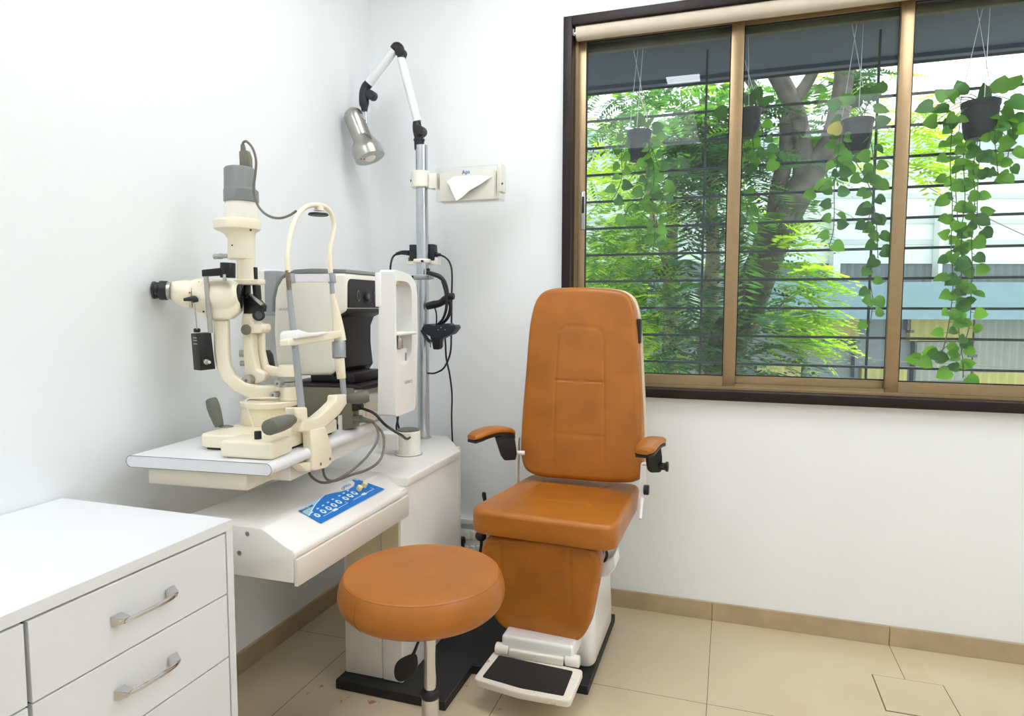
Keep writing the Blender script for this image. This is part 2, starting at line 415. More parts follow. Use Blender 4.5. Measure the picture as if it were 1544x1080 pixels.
# square inspection cover let into the floor
h = [AT(1315.6, 1017, z=.001), AT(1422, 1035, z=.001), None, AT(1335, 1070, z=.001)]
hx0, hx1 = h[0].x, h[1].x; hy1 = (h[0].y+h[1].y)/2; hy0 = hy1-.2
m = M(); m.box(hx0-.003, hx1+.003, hy0-.003, hy1+.003, 0, .0006)
cov = thing('floor_hatch_cover', 'square tile hatch cover with dark edges, let into the beige floor below the window', 'floor hatch', (hx0, hy0, 0))
obj('hatch_joint', m, mat('hatch_joint_dirt', (96, 78, 56), .9), cov)
m = M(); m.box(hx0, hx1, hy0, hy1, .0006, .0014); obj('cover_tile', m, mat('hatch_tile', (208, 190, 160), .25, var=.05, vs=4), cov)

# ------------------------------------------------------------------ window
win = thing('window_1', None, None, (WX0, 0, WZ0), kind='structure')
FX0, FZ0, FZ1, FX1 = .857, .847, 2.292, 2.74
def wframe():
    m = M(); y0, y1 = -.03, .118; t = .034
    m.box(FX0, FX0+t, y0, 0, FZ0, FZ1, .002); m.box(FX1-t, FX1, y0, 0, FZ0, FZ1, .002)
    m.box(FX0+t, FX1-t, y0, 0, FZ0, FZ0+t, .002); m.box(FX0+t, FX1-t, y0, 0, FZ1-t, FZ1, .002)
    a, b, c, d = WX0, FX0+t, FZ0+t, FZ1-t      # reveal lining inside the opening
    m.box(a, b, 0, y1, WZ0, WZ1); m.box(FX1-t, WX1, 0, y1, WZ0, WZ1)
    m.box(b, FX1-t, 0, y1, WZ0, c); m.box(b, FX1-t, 0, y1, d, WZ1)
    return m
struct('window_frame', wframe(), WOOD, win)
IX0, IX1, IZ0, IZ1 = FX0+.034, FX1-.034, FZ0+.034, FZ1-.034
# aluminium track frame
m = M()
for ya, yb in ((.035, .062), (.066, .092)):
    m.box(IX0, IX0+.010, ya, yb, IZ0, IZ1); m.box(IX1-.010, IX1, ya, yb, IZ0, IZ1)
m.box(IX0, IX1, .030, .095, IZ0, IZ0+.012, .001, 1); m.box(IX0, IX1, .045, .049, IZ0, IZ0+.022); m.box(IX0, IX1, .076, .080, IZ0, IZ0+.022)
m.box(IX0, IX1, .034, .092, IZ1-.03, IZ1)
struct('window_track', m, ALUB, win)
def sash(x0, x1, y, sl, sr, glass, gl=False):
    z0, z1 = IZ0+.012, IZ1-.022; m = M(); yb = y+.022
    m.box(x0, x0+sl, y, yb, z0, z1, .0015, 2); m.box(x1-sr, x1, y, yb, z0, z1, .0015, 2)
    m.box(x0+sl, x1-sr, y+.001, yb-.001, z0, z0+.038, .001, 1); m.box(x0+sl, x1-sr, y+.001, yb-.001, z1-.02, z1, .001, 1)
    s = struct('window_sash', m, ALUB, win)
    m = M(); g = .004
    for a in ((x0+sl, x0+sl+g), (x1-sr-g, x1-sr)): m.box(a[0], a[1], y+.006, y+.016, z0+.038, z1-.02)
    m.box(x0+sl, x1-sr, y+.006, y+.016, z0+.038, z0+.042); m.box(x0+sl, x1-sr, y+.006, y+.016, z1-.024, z1-.02)
    struct('gasket', m, GASK, s)
    m = M(); m.box(x0+sl+.002, x1-sr-.002, y+.0095, y+.0125, z0+.039, z1-.021); struct('window_pane', m, glass, s)
    return s
s1 = sash(IX0+.008, 1.512, .038, .034, .044, GLASS2)
s2 = sash(1.472, 2.055, .069, .04, .036, GLASS2)
s3 = sash(2.012, IX1-.008, .038, .040, .034, GLASS)
m = M()     # recessed pull on the first sash stile
a = AT(879, 318, y=.036); m.box(a.x-.009, a.x+.009, .0335, .040, a.z-.075, a.z+.075, .003); struct('latch_plate', m, STEEL, s1)
m = M(); m.box(a.x-.004, a.x+.005, .031, .036, a.z-.01, a.z+.055, .002); struct('latch_slot', m, GASK, s1)
# ------------------------------------------------------------------ roller blind
bl = thing('roller_blind', 'rolled up beige roller blind along the top of the window frame', 'window blind', (IX0, 0, 2.235))
bz = 2.235; m = M(); m.cyl((IX0+.012, .002, bz), (IX1-.012, .002, bz), .027, None, 40); obj('blind_roll', m, BLIND, bl)
for x in (IX0, IX1-.004):
    m = M(); m.box(x, x+.004, -.012, .016, bz-.01, IZ1, .001, 1); m.cyl((x-.0005+(.002 if x == IX0 else -.006), .002, bz), (x+.010 if x == IX0 else x+.003, .002, bz), .010); m.box(x, x+.012 if x == IX0 else x+.004, -.012, .016, IZ1-.004, IZ1)
    obj('mounting_bracket', m, CHROME, bl)
# ------------------------------------------------------------------ window grille
gr = thing('window_grille', 'black painted security grille of long horizontal bars outside the window', 'window grille', (.7, .3, .9))
for k in range(11):
    z = .96+.1138*k; m = M(); m.box(.70, 3.0, .296, .304, z-.005, z+.005, .001, 1); obj('bar', m, BAR, gr)
for x in (.74, 1.374, 1.998, 2.622):
    m = M(); m.box(x-.0045, x+.0045, .304, .309, .88, 2.232); obj('bar', m, BAR, gr)
for x in (.74, 2.622):
    for z in (1.0, 1.9):
        m = M(); m.box(x-.012, x+.012, .12, .309, z-.03, z-.02, .001, 1); obj('fixing_lug', m, BAR, gr)
# ------------------------------------------------------------------ sunshade slab above the window, outside
m = M(); m.box(.2, 3.6, .12, .66, 2.232, 2.36, .004); m.box(.2, 3.6, .61, .66, 2.215, 2.232)
o = struct('trim_1', m, SLAB)
m = M(); m.box(.6, 3.2, .12, .145, 2.203, 2.232, .002); struct('trim_2', m, mat('stained_lintel', (92, 92, 74), .9, var=.3, vs=5))
# ------------------------------------------------------------------ ceiling lamps
LAMPM = mat('lamp_diffuser', (247, 250, 255), .5, emit=10)
FILLD = mat('dim_fill_diffuser', (247, 250, 255), .5, emit=1.3)  # weak glow for the added fill panels behind the camera
def clamp_(x, y, lab, w=.6, d=.6, LAMPM=LAMPM):
    t = thing('ceiling_light', lab, 'ceiling light', (x, y, RH-.02), 'ceiling lights of the room')
    m = M()
    o_ = [(x-w/2, y-d/2, RH-.02), (x+w/2, y-d/2, RH-.02), (x+w/2, y+d/2, RH-.02), (x-w/2, y+d/2, RH-.02)]
    k = .97; i_ = [(x+(p[0]-x)*k, y+(p[1]-y)*k, p[2]) for p in o_]
    m.ring(o_, i_, (0, 0, .02)); obj('lamp_frame', m, WHITEP, t)
    m = M(); m.box(x-w/2*k, x+w/2*k, y-d/2*k, y+d/2*k, RH-.016, RH-.001); obj('diffuser', m, LAMPM, t)
clamp_(.95, -.85, 'square flush ceiling light over the slit lamp table')
clamp_(2.35, -.85, 'square flush ceiling light nearest the window')
clamp_(.235, -2.1, 'narrow fill light added on the ceiling close to the left wall', .22, 1.0)  # unseen strip, added to light the chair from the left front
clamp_(3.55, -1.9, 'long fill light added on the ceiling close to the right wall', .5, 1.2)  # added out of view as fill from the right
_q = AT(1030, 120, z=RH-.02); clamp_(_q.x, .098-_q.y, 'very small bright ceiling light behind the camera', .22, .16)
clamp_(.75, -3.2, 'large dim fill light added on the ceiling by the left wall behind the camera', .9, 1.2, FILLD)  # unseen panel, added as soft fill from behind the camera
clamp_(2.5, -3.2, 'large dim fill light added on the ceiling by the right wall behind the camera', .9, 1.2, FILLD)  # second added rear panel, same soft fill, out of view
# ------------------------------------------------------------------ drawer cabinet
cab = thing('drawer_cabinet', 'low white laminate drawer cabinet with chrome handles against the left wall', 'cabinet', (0, -1.443, 0))
CX, CY1, CY0, CZ = .492, -1.443, -2.52, .736; yd = -1.878
m = M(); m.box(.003, CX, CY0, CY1, CZ-.022, CZ, .0012, 1); obj('cabinet_top', m, LAM, cab)
m = M(); m.box(.003, CX, CY1-.018, CY1, 0, CZ-.022); m.box(.003, CX, CY0, CY0+.018, 0, CZ-.022); m.box(.003, .012, CY0+.018, CY1-.018, .05, CZ-.022)
m.box(.012, CX-.03, CY0+.018, CY1-.018, .04, .055); obj('carcass', m, LAM, cab)
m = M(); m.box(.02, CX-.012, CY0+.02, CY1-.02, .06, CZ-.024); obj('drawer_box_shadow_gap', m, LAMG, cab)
m = M(); m.box(.02, CX-.05, CY0+.02, CY1-.02, 0, .05); obj('plinth', m, LAMG, cab)
def handle(d, yc, zc):
    X = CX+.001; m = M(); L = .058
    for s_ in (-1, 1):
        m.rings([[V((X, yc+s_*L-.011, zc-.009)), V((X, yc+s_*L+.011, zc-.009)), V((X, yc+s_*L+.011, zc+.009)), V((X, yc+s_*L-.011, zc+.009))],
                 [V((X+.016, yc+s_*L*.9-.006, zc-.006)), V((X+.016, yc+s_*L*.9+.006, zc-.006)), V((X+.02, yc+s_*L*.9+.006, zc+.004)), V((X+.02, yc+s_*L*.9-.006, zc+.004))]])
    m.tube([(X+.010, yc-L-.004, zc-.002), (X+.021, yc-L*.72, zc), (X+.025, yc, zc+.001), (X+.021, yc+L*.72, zc), (X+.010, yc+L+.004, zc-.002)], .0046, 8, 5, .8)
    obj('handle', m, CHROME, d, label='chrome bow handle')
zr = [.712, .580, .442, .304, .166, .06]
for (ya, yb) in ((yd, CY1-.020), (CY0+.020, yd-.004)):
    for k in range(5):
        m = M(); m.box(CX-.018, CX, ya+.0015, yb-.0015, zr[k+1]+.0015, zr[k]-.0015, .0008, 1)
        d = obj('drawer', m, LAM, cab); handle(d, (ya+yb)/2, zr[k]-.066)
# ------------------------------------------------------------------ wall socket panel and trunking
tr = thing('cable_trunking', 'white surface cable trunking along the wall behind the patient chair', 'trunking', (.3, 0, .27))
z = AT(706, 787, y=-.015).z
m = M(); m.box(.20, .80, -.018, 0, z-.012, z+.012, .002); obj('trunking_body', m, WHITEP, tr)
sp = thing('wall_socket', 'white multi gang wall socket panel between the instrument stand and the orange chair', 'wall socket', (.44, 0, .12))
a = AT(694, 797, y=-.01); b = AT(722, 846, y=-.01)
m = M(); m.box(a.x-.05, b.x+.02, -.012, 0, b.z-.02, a.z, .003); obj('socket_plate', m, WHITEP, sp)
for r_ in range(2):
    for c_ in range(3):
        q = AT(704+c_*9, 807+r_*22, y=-.012); m = M(); m.box(q.x-.009, q.x+.008, -.018, -.012, q.z-.017, q.z+.017, .002); obj('switch_rocker' if r_ == 0 else 'socket_outlet', m, CREAM2 if r_ == 0 else WHITEP, sp)
m = M(); q = AT(697, 815, y=-.03); m.box(q.x-.02, q.x+.008, -.045, -.012, q.z-.02, q.z+.012, .004); m.tube([q, q+V((.012, -.01, -.03)), q+V((.03, -.015, -.07)), q+V((.04, -.02, -.2))], .004)
single('power_plug', m, BLACKP, 'black power plug with its lead in the wall socket panel', 'plug')
# ================================================================== REFRACTION UNIT (console, tower, base plate, pole)
ru = thing('refraction_unit', 'white instrument stand with a blue keypad, steel pole and black floor plate', 'instrument stand', (.36, -.86, 0))
m = M(); PLT = .03
m.prism([(.350, -.858, 0), (.722, -.858, 0), (.722, -.645, 0), (1.104, -.645, 0), (1.104, -.14, 0), (.350, -.14, 0)], (0, 0, PLT), .002, 1)
obj('base_plate', m, BLACKM, ru)
TX0, TX1, TY0, TZ = .30, .56, -.81, .668
seam = .489
m = M(); m.prism([(.356, TY0, PLT), (seam-.001, TY0, PLT), (seam-.001, -.17, PLT), (.356, -.17, PLT)], (0, 0, TZ-.03-PLT), .004)
obj('tower_body', m, UNITS, ru)
m = M(); m.prism([(seam+.001, TY0-.002, PLT), (TX1, TY0-.002, PLT), (TX1, -.36, PLT), (.42, -.15, PLT), (.42, -.40, PLT), (seam+.001, -.42, PLT)], (0, 0, TZ-.03-PLT), .004)
obj('tower_side_cover', m, UNITW, ru)
m = M(); m.box(seam+.004, TX1-.008, TY0-.004, TY0, .30, .55, .001, 1); m.box(.37, seam-.004, TY0-.0035, TY0, .30, .55, .001, 1); obj('front_panel', m, BEIGEP, ru)
# tower lid with chamfered far corner
m = M(); m.prism([(.20, -.78, TZ-.03), (TX1+.006, -.78, TZ-.03), (TX1+.006, -.36, TZ-.03), (.415, -.13, TZ-.03), (.20, -.13, TZ-.03)], (0, 0, .03), .006, 3)
obj('tower_lid', m, UNITW, ru)
# console wing: profile in x-z, run along y
prof = [(.215, .668), (.24, .676), (.47, .6745), (.484, .669), (.510, .6545), (.540, .6385), (.556, .633), (.562, .626), (.5625, .616), (.557, .612), (.557, .556), (.215, .553)]
m = M(); m.prism([(x, -1.328, z) for x, z in prof], (0, .562, 0), .003, 2, .35); obj('console_wing', m, UNITW, ru)
m = M(); m.box(.5575, .568, -1.327, -.775, .549, .6125, .002, 2); obj('console_drawer_front', m, UNITS, ru)
for px, py in ((373, 805), (361, 834)):
    q = AT(px, py, y=-1.3285); m = M(); m.cyl(q, q+V((0, -.0015, 0)), .0055); obj('fixing_bolt', m, STEEL, ru)
# keypad on the sloping strip
KP = Plane((.484, -1.2, .669+.0012), (0, 1, 0), (-.056, 0, .0305))
k4 = [KP.uv(*p) for p in ((450, 770), (484, 790), (580, 738), (535, 722))]
def kq(a, b, h=0):
    A_, B_, C_, D_ = [V(q_) for q_ in k4]; P_ = (B_*(1-a)+C_*a)*(1-b)+(A_*(1-a)+D_*a)*b; return KP.w(P_.x, P_.y, -h)      # a along, b from room side edge to wall side edge
def kflat(name, pts, mt, par, h, t=.0006): m = M(); m.prism([kq(a, b, h) for a, b in pts], KP.n*-t, 0); return obj(name, m, mt, par)
kp = kflat('control_panel', fillet([(0, 0, .0), (1, 0, 0), (1, 1, 0), (0, 1, 0)]), BLUE, ru, 0, .0012); kp['label'] = 'blue membrane keypad'
kflat('panel_graphic', [(0, .56), (.04, .60), (.12, .74), (.22, .87), (.34, .97), (.40, 1), (0, 1)], LBLUE, kp, .0012)
kflat('panel_graphic', [(.44, 1), (.52, .92), (.62, .80), (.72, .73), (.82, .74), (.90, .84), (.93, 1)], PGREY, kp, .0012)
kflat('panel_graphic', [(.95, 1), (.97, .88), (1, .84), (1, 1)], LBLUE, kp, .0012)
kflat('panel_graphic', [(.0, .54), (.04, .585), (.12, .725), (.22, .855), (.34, .955), (.43, 1), (.41, 1), (.33, .965), (.21, .87), (.11, .745), (.03, .61), (0, .57)], INKW, kp, .0018)
# touch keys
ks = [(.07, .40), (.165, .42), (.25, .43), (.335, .44), (.42, .46), (.53, .45), (.61, .46), (.69, .47)]
for i, (a, b) in enumerate(ks):
    pts = [(a+.026*math.cos(t*PI/8), b+.12*math.sin(t*PI/8)) for t in range(16)]
    k_ = kflat('touch_key', pts, INKW, kp, .0012)
    pts = [(a+.010*math.cos(t*PI/6), b+.05*math.sin(t*PI/6)) for t in range(12)]
    kflat('key_symbol', pts, INKD if i else OLIVE, k_, .0018, .0004)
    kflat('key_caption', [(a-.014, b+.20), (a+.012, b+.20), (a+.012, b+.25), (a-.014, b+.25)], INKW, kp, .0012)
for a0, a1, lab in ((.10, .47, .27), (.56, .92, .74)):
    kflat('panel_line', [(a0, .22), (a1, .22), (a1, .235), (a0, .235)], INKW, kp, .0012); kflat('panel_line', [(a1-.004, .22), (a1, .22), (a1, .34), (a1-.004, .34)], INKW, kp, .0012)
    kflat('panel_caption', [(lab-.03, .18), (lab+.03, .18), (lab+.03, .28), (lab-.03, .28)], INKW, kp, .0018)
for a, b in ((.78, .50), (.885, .52)):
    m = M(); c = kq(a, b, .0012); m.cyl(c, c-KP.n*.014, .0085, .0078, 24, .0015); obj('knob', m, KNOBY, kp, label='small ivory knob')
text('panel_lettering', 'REMOTE UNIT', .0085, kq(.085, .88, .0019), kq(1, 0)-kq(0, 0), kq(0, 1)-kq(0, 0), INKD, kp)
text('panel_logo', 'ATICO', .012, kq(.77, .88, .0019), kq(1, 0)-kq(0, 0), kq(0, 1)-kq(0, 0), INKB, kp)
c = kq(.685, .865, .0013); m = M(); m.torus(c, KP.n, .0042, .0012, 20, 6); obj('logo_ring', m, DBLUE, kp)
# pole
PX, PY = .338, -.194
m = M(); zt = AT(631, 220, y=PY).z; m.cyl((PX, PY, TZ), (PX, PY, zt), .0232, None, 40); obj('pole', m, ALUP, ru)
m = M(); m.lathe([(.031, 0), (.031, .004), (.0255, .006), (.0255, .0)], (PX, PY, TZ), n=36); obj('pole_flange', m, STEEL, ru)
# ------------------------------------------------------------------ INSTRUMENT TABLE
th = math.radians(5.2); EX = V((math.cos(th), math.sin(th), 0)); EY = V((-math.sin(th), math.cos(th), 0)); R0 = V((.490, -1.31, 0))
def T(u, v, z): return R0+EX*u+EY*v+V((0, 0, z))
TXF = Matrix((( EX.x, EY.x, 0, R0.x), (EX.y, EY.y, 0, R0.y), (0, 0, 1, 0), (0, 0, 0, 1)))
TT = .824; TH = .0285
it = thing('instrument_table', 'white slab instrument table with rounded edges swung out over the console', 'instrument table', (.42, -.55, TZ))
m = M(); m.xf = TXF
pf = []
for k in range(13): a = -PI/2+PI*k/12; pf.append((-.0142+math.cos(a)*.0142, TT-TH/2+math.sin(a)*TH/2))
for k in range(13): a = PI/2+PI*k/12; pf.append((-.398+.0142+math.cos(a)*.0142, TT-TH/2+math.sin(a)*TH/2))
m.prism([(u, 0, z) for u, z in pf], (0, .64, 0), 0); obj('tabletop', m, LAM, it)
m = M(); m.xf = TXF; m.tube([(u, -.0004, z) for u, z in pf], .0007, 5, 1, closed=True); obj('edge_seam', m, mat('edge_seam_line', (120, 118, 116), .6), it)
m = M(); m.xf = TXF; m.box(-.345, -.072, .008, .14, .753, TT-TH, .005, 3); m.box(-.30, -.07, .12, .36, .748, TT-TH, .01, 3); obj('undertray', m, mat('worn_cream_metal', (226, 218, 198), .45, dirt=(170, 120, 70), ds=9, dth=.68), it)
m = M(); m.xf = TXF; m.box(-.20, -.045, .15, .66, .742, TT-TH-.0005, .004, 3); obj('swing_beam', m, UNITW, it)
m = M(); a = TXF @ V((-.045, .32, 0)); m.xf = TXF; m.box(-.0449, -.0435, .345, .352, .752, .775); obj('beam_slot', m, BLACKP, it)
cx = AT(608, 688, z=.669); cxy = (cx.x, cx.y+.04)
m = M(); m.lathe([(.047, 0), (.047, .003), (.0425, .004), (.0425, .082), (.040, .0845)], (*cxy, TZ), n=40); obj('swivel_column', m, CREAM2, it)
m = M(); m.lathe([(.039, 0), (.039, .004), (.036, .006)], (*cxy, TZ+.0845), n=40); obj('column_cap', m, DOLIVE, it)
m = M(); m.lathe([(.0495, 0), (.0495, .0025)], (*cxy, TZ), n=40); obj('column_ring', m, STEEL, it)
m = M(); m.box(cxy[0]-.10, cxy[0]-.02, cxy[1]-.04, cxy[1]+.04, .690, .745, .004); obj('pivot_block', m, UNITW, it)

# ------------------------------------------------------------------ SLIT LAMP
sl = thing('slit_lamp', 'cream slit lamp microscope with grey capped lamp tower and chin rest on the table', 'slit lamp', T(-.16, .2, TT))
B0 = TT
m = M(); m.xf = TXF
def rb(u0, u1, v0, v1, r): return fillet([(u0, v0, r), (u1, v0, r), (u1, v1, r), (u0, v1, r)], 8)
m.prism([(u, v, B0+.006) for u, v in rb(-.272, -.035, .095, .40, .03)], (0, 0, .034), .006, 3)
obj('base_carriage', m, CREAM, sl)
m = M(); m.xf = TXF; m.prism([(u, v, B0) for u, v in rb(-.265, -.045, .105, .39, .03)], (0, 0, .006), 0); obj('glide_plate', m, BLACKP, sl)
m = M(); m.xf = TXF; m.box(-.158, -.016, .028, .12, B0+.001, B0+.043, .009, 4); obj('rail_cover', m, CREAM, sl)
SL = Plane(V((.262, -1.04, 0)), EX)
def part(name, m, mt, par=None, lab=None): return obj(name, m, mt, par or sl, label=lab)
m = M(); plathe(m, SL, [(641, 399, 34), (639, 399, 35.5), (613, 401, 35.5), (611, 406, 41), (608, 406.5, 42.5), (604, 406.5, 42.5), (602.5, 406.5, 41)]); part('turntable', m, CREAM)
m = M(); plathe(m, SL, [(603, 434, 14), (600, 434, 14.5), (583, 434, 14.5), (582.5, 434, 13)]); plathe(m, SL, [(568, 434, 13), (567, 434, 14), (553, 434, 14), (551, 434, 13)]); part('hub_column', m, CREAM)
m = M(); plathe(m, SL, [(582.5, 434, 13.2), (576, 434, 13.2), (575.5, 434, 12), (574.5, 434, 13.6), (568, 434, 13.6)]); part('scale_ring', m, STEEL)
MSA = 32
MS = Plane(SL.p(403, 600), V((math.cos(math.radians(MSA)), math.sin(math.radians(MSA)), 0)))
m = M(); pprism(m, MS, [(321, 482), (322, 530), (326, 556), (336, 576), (352, 591), (372, 600), (395, 604), (428, 604), (428, 583), (388, 582), (368, 577), (353, 566), (346, 551), (344, 530), (343, 482)], -.022, .022, .006, 3, .5); part('microscope_arm', m, CREAM)
m = M()
pcyl(m, MS, (373, 441), (344, 446), 24.5, bev=.0) if 0 else None
ptube(m, MS, [(288, 444, 20), (298, 444, 24), (306, 446, 26), (330, 448, 27), (352, 449, 25), (362, 449, 20)], n=28, sub=4)
pprism(m, MS, [(300, 450), (362, 450), (361, 470), (346, 482.5), (312, 483), (305, 472)], -.036, .036, .008)
mb_ = part('microscope_body', m, CREAM)
m = M(); ptube(m, MS, [(293, 444.3, 22.6), (294.6, 444.4, 22.8)], n=32, sub=1); part('body_joint', m, OLIVE, mb_)
for q_ in ((300, 426), (307, 470)):
    m = M(); m.ball(MS.p(*q_, -.043 if q_[1] > 450 else -.026), .0025); part('body_screw', m, BLACKP, mb_)
m = M(); ptube(m, MS, [(256, 438.5, 12), (262, 439, 15), (278, 442, 20), (292, 445, 21)], n=24, sub=4); pprism(m, MS, [(258, 430), (290, 424), (300, 440), (296, 464), (276, 464), (258, 452)], -.02, .02, .007); part('binocular_head', m, CREAM)
for off in (-.012, .05):
    m = M(); pcyl(m, MS, (258, 438.5), (252, 438.2), 13, off); e = part('eyepiece', m, STEEL)
    m = M(); pcyl(m, MS, (253, 438.3), (241, 437.8), 14.5, off, bev=.002); pcyl(m, MS, (241.5, 437.8), (232, 437.5), 12, off, bev=.003); pcyl(m, MS, (235, 437.6), (230.5, 437.5), 13.2, off, bev=.002); part('eyecup', m, BLACKP, e)
m = M(); ptube(m, MS, [(277, 452, 2.2), (286, 451, 3.5), (293, 451, 5), (295, 456, 4)], -.05, 12); part('magnification_lever', m, DBLUE)
m = M(); pcyl(m, MS, (358, 447), (365, 447.3), 18.5, -.004, 32, .002); part('objective_ring', m, BLACKP)
m = M(); pcyl(m, MS, (363, 447), (365, 447.2), 13, -.004, 32); part('objective_lens', m, LENS)
m = M(); ptube(m, MS, [(368, 448, 1), (369, 450, 1), (371, 436, 1)], n=6, sub=1)
m = M(); m.ball(MS.p(286, 441.5, -.042), .0022); part('red_marker', m, REDD)
# lamp tower
m = M(); plathe(m, SL, [(430, 370, 15), (429, 370, 16.5), (423, 370, 16.5), (421.5, 370, 15)]); pprism(m, SL, [(356, 421), (388, 421), (388, 429), (356, 430)], -.02, .02, .003); part('tower_foot', m, CREAM)
m = M(); plathe(m, SL, [(422, 371, 12.5), (391, 371, 13)]); pprism(m, SL, [(356, 398), (364, 398), (364, 421), (356, 421)], -.01, .02, .002); part('filter_housing', m, CREAM)
m = M(); plathe(m, SL, [(392, 364, 17), (390.5, 364, 19.5), (362, 364.5, 19.5), (354, 362, 21.5), (349, 359, 27), (347, 358, 31)]); part('lamp_housing_cone', m, CREAM)
m = M(); plathe(m, SL, [(348, 358, 30), (346, 358, 33), (335, 358, 34), (331.5, 358.5, 31.5)]); part('lamp_flange', m, CREAM)
m = M(); plathe(m, SL, [(333, 364.5, 24), (318, 364.5, 24), (305, 364, 22.5)]); part('lamp_body', m, CREAM2)
m = M(); plathe(m, SL, [(305.5, 364, 24), (304.5, 364, 25), (288, 363.5, 24.8), (285, 362, 22.6), (284, 361.5, 22.2), (256, 361, 22), (253, 361, 20), (252.4, 361, 18)]); part('lamp_cap', m, GREYC, lab='grey lamp cap')
m = M(); pprism(m, SL, [(360, 228), (364, 226.5), (372, 226.5), (375.5, 237), (376, 252.5), (361, 252.5)], -.008, .008, .002); e = part('lamp_connector', m, OLIVE)
m = M(); pcyl(m, SL, (367, 228), (366, 218), 4.2, rp2=3); part('strain_relief', m, DOLIVE, e)
m = M(); ptube(m, SL, [(366, 219, 1.9), (367, 215, 1.9), (372, 213.5, 1.9), (381, 224, 1.9), (386, 242, 1.9), (385, 262, 1.9), (382.5, 285, 1.9), (386, 303, 1.9), (394, 317, 1.9), (407, 326.5, 1.9), (422, 329, 1.9), (436, 325, 1.9), (447, 318, 1.9)], -.03, 8); part('lamp_cable', m, CABLEG)
m = M(); pcyl(m, SL, (346, 386), (334, 386.5), 3.4, -.02, 16); pcyl(m, SL, (335, 386.5), (330, 386.7), 4.4, -.02, 16, .001); pcyl(m, SL, (330, 386.7), (323, 387), 4, -.02, 16, .001); part('slit_knob', m, STEEL)
m = M(); pprism(m, SL, [(382, 403), (385, 403), (385.5, 421), (383, 421)], -.03, -.02, 0); m.ball(SL.p(378, 347, -.06), .003); m.ball(SL.p(350, 370, -.04), .0022); part('slot_mark', m, BLACKP)
# mirror holder
m = M(); pprism(m, SL, [(366.5, 430), (370.5, 430), (371, 474), (367, 474)], -.012, .012, .001); pprism(m, SL, [(380, 430), (385.5, 430), (387, 452), (382, 452)], -.012, .012, .001)
pprism(m, SL, [(367, 449), (383, 449), (394, 461), (393, 470), (380, 473), (367, 473)], -.016, .012, .002); ptube(m, SL, [(372, 444, 2.2), (384, 452, 2.2), (396, 461, 2.2)], -.018, 8, 1)
part('mirror_holder', m, BLACKP)
m = M(); pprism(m, SL, [(374, 445), (377, 443), (395, 458), (393, 461)], -.026, -.018, .0005); part('prism_edge', m, STEEL)
m = M(); c = SL.p(390, 475, -.02); m.torus(c, EX*.35-EY, .0135, .0035, 28, 10); part('lens_ring', m, BLACKP)
m = M(); m.cyl(c, c+(EX*.35-EY)*.001, .0125); part('ring_lens', m, LENS)
# illumination arm linkage
m = M(); pprism(m, SL, [(365, 473), (380, 473), (383, 488), (396, 489), (397, 498), (393, 503), (380, 503), (366, 503), (363, 497), (363, 487)], -.02, .02, .005); part('tilt_joint', m, CREAM)
m = M(); pdisc(m, SL, (370, 497.5), 8, -.026, -.02, 28, .001); part('joint_cover', m, OLIVE)
m = M(); pprism(m, SL, [(365.5, 503), (380, 503), (381, 530), (386, 558), (398, 563), (398, 574), (385, 580), (370, 578), (368, 560), (366, 530)], -.014, .014, .005); part('link_arm', m, CREAM)
m = M(); pprism(m, SL, [(382, 502), (396, 502), (397, 530), (402, 551), (421, 555), (424, 568), (398, 569), (389, 560), (384, 535)], .016, .032, .005); part('support_arm', m, CREAM)
m = M(); pdisc(m, SL, (371, 574), 8.2, -.034, -.014, 28, .0015); e = part('tilt_knob', m, STEEL)
m = M(); pdisc(m, SL, (370.6, 574), 2.4, -.0352, -.034, 12); part('knob_centre', m, OLIVE, e)
for q, r in (((411, 596), 5.2), ((417.5, 579), 5)):
    m = M(); pdisc(m, SL, q, r, -.046, -.02, 20, .001); e = part('lock_screw', m, STEEL)
    m = M(); pdisc(m, SL, q, 2, -.047, -.046, 12); part('screw_slot', m, DOLIVE, e)
m = M(); pprism(m, SL, [(398, 529), (401, 528), (406, 535), (410, 556), (401, 556)], .03, .05, .002); part('arm_pad', m, BLACKP)
for q, r in (((361, 533), 5.5), ((362, 548), 4)):
    m = M(); pcyl(m, MS, q, (q[0]+8, q[1]), r, .05, 18, .001); part('width_knob', m, STEEL)
# tonometer arm, rods and black transformer box
m = M(); pprism(m, MS, [(304, 407), (332, 404), (332, 415.5), (304.5, 417)], -.055, -.035, .001); pcyl(m, MS, (343.5, 396.5), (343.5, 419), 11, -.045, 24, .001); part('tonometer_bracket', m, BLACKP)
m = M(); pcyl(m, MS, (339, 414), (339, 424), 3, -.06, 12, .0006); part('bracket_screw', m, STEEL)
m = M(); ptube(m, MS, [(310.5, 416, 3.6), (317.5, 502, 3.6)], -.045, 14, 1); part('hanging_rod', m, STEEL)
m = M(); ptube(m, MS, [(293.5, 458, .8), (297, 497, .8)], -.055, 6, 1); part('thin_rod', m, STEEL)
m = M(); bc = MS.p(307, 529, -.05); az = math.atan2(CAM.y-bc.y, CAM.x-bc.x)+math.radians(28); n1 = V((math.cos(az), math.sin(az), 0)); e1 = V((-n1.y, n1.x, 0))
BP = Plane(bc, e1)
q = [(298, 503.5), (318.5, 501.5), (325, 556.5), (302.5, 559)]
pr = [BP.p(*k) for k in q]; m.prism(pr, BP.n*.036, .0012, 2); part('transformer_box', m, BLACKP)
m = M(); pdisc(m, BP, (312, 546), 4.2, -.012, 0, 18, .001); part('box_knob', m, STEEL)
m = M(); pdisc(m, BP, (316, 546.5), 2.6, -.018, -.012, 14, .0006); part('knob_tip', m, CHROME)
c = BP.p(297, 498, .012); m = M(); m.lathe([(.006, 0), (.0085, .002), (.0085, .009), (.006, .011)], c-V((0, 0, .006)), n=20); part('box_cap', m, BLACKP)
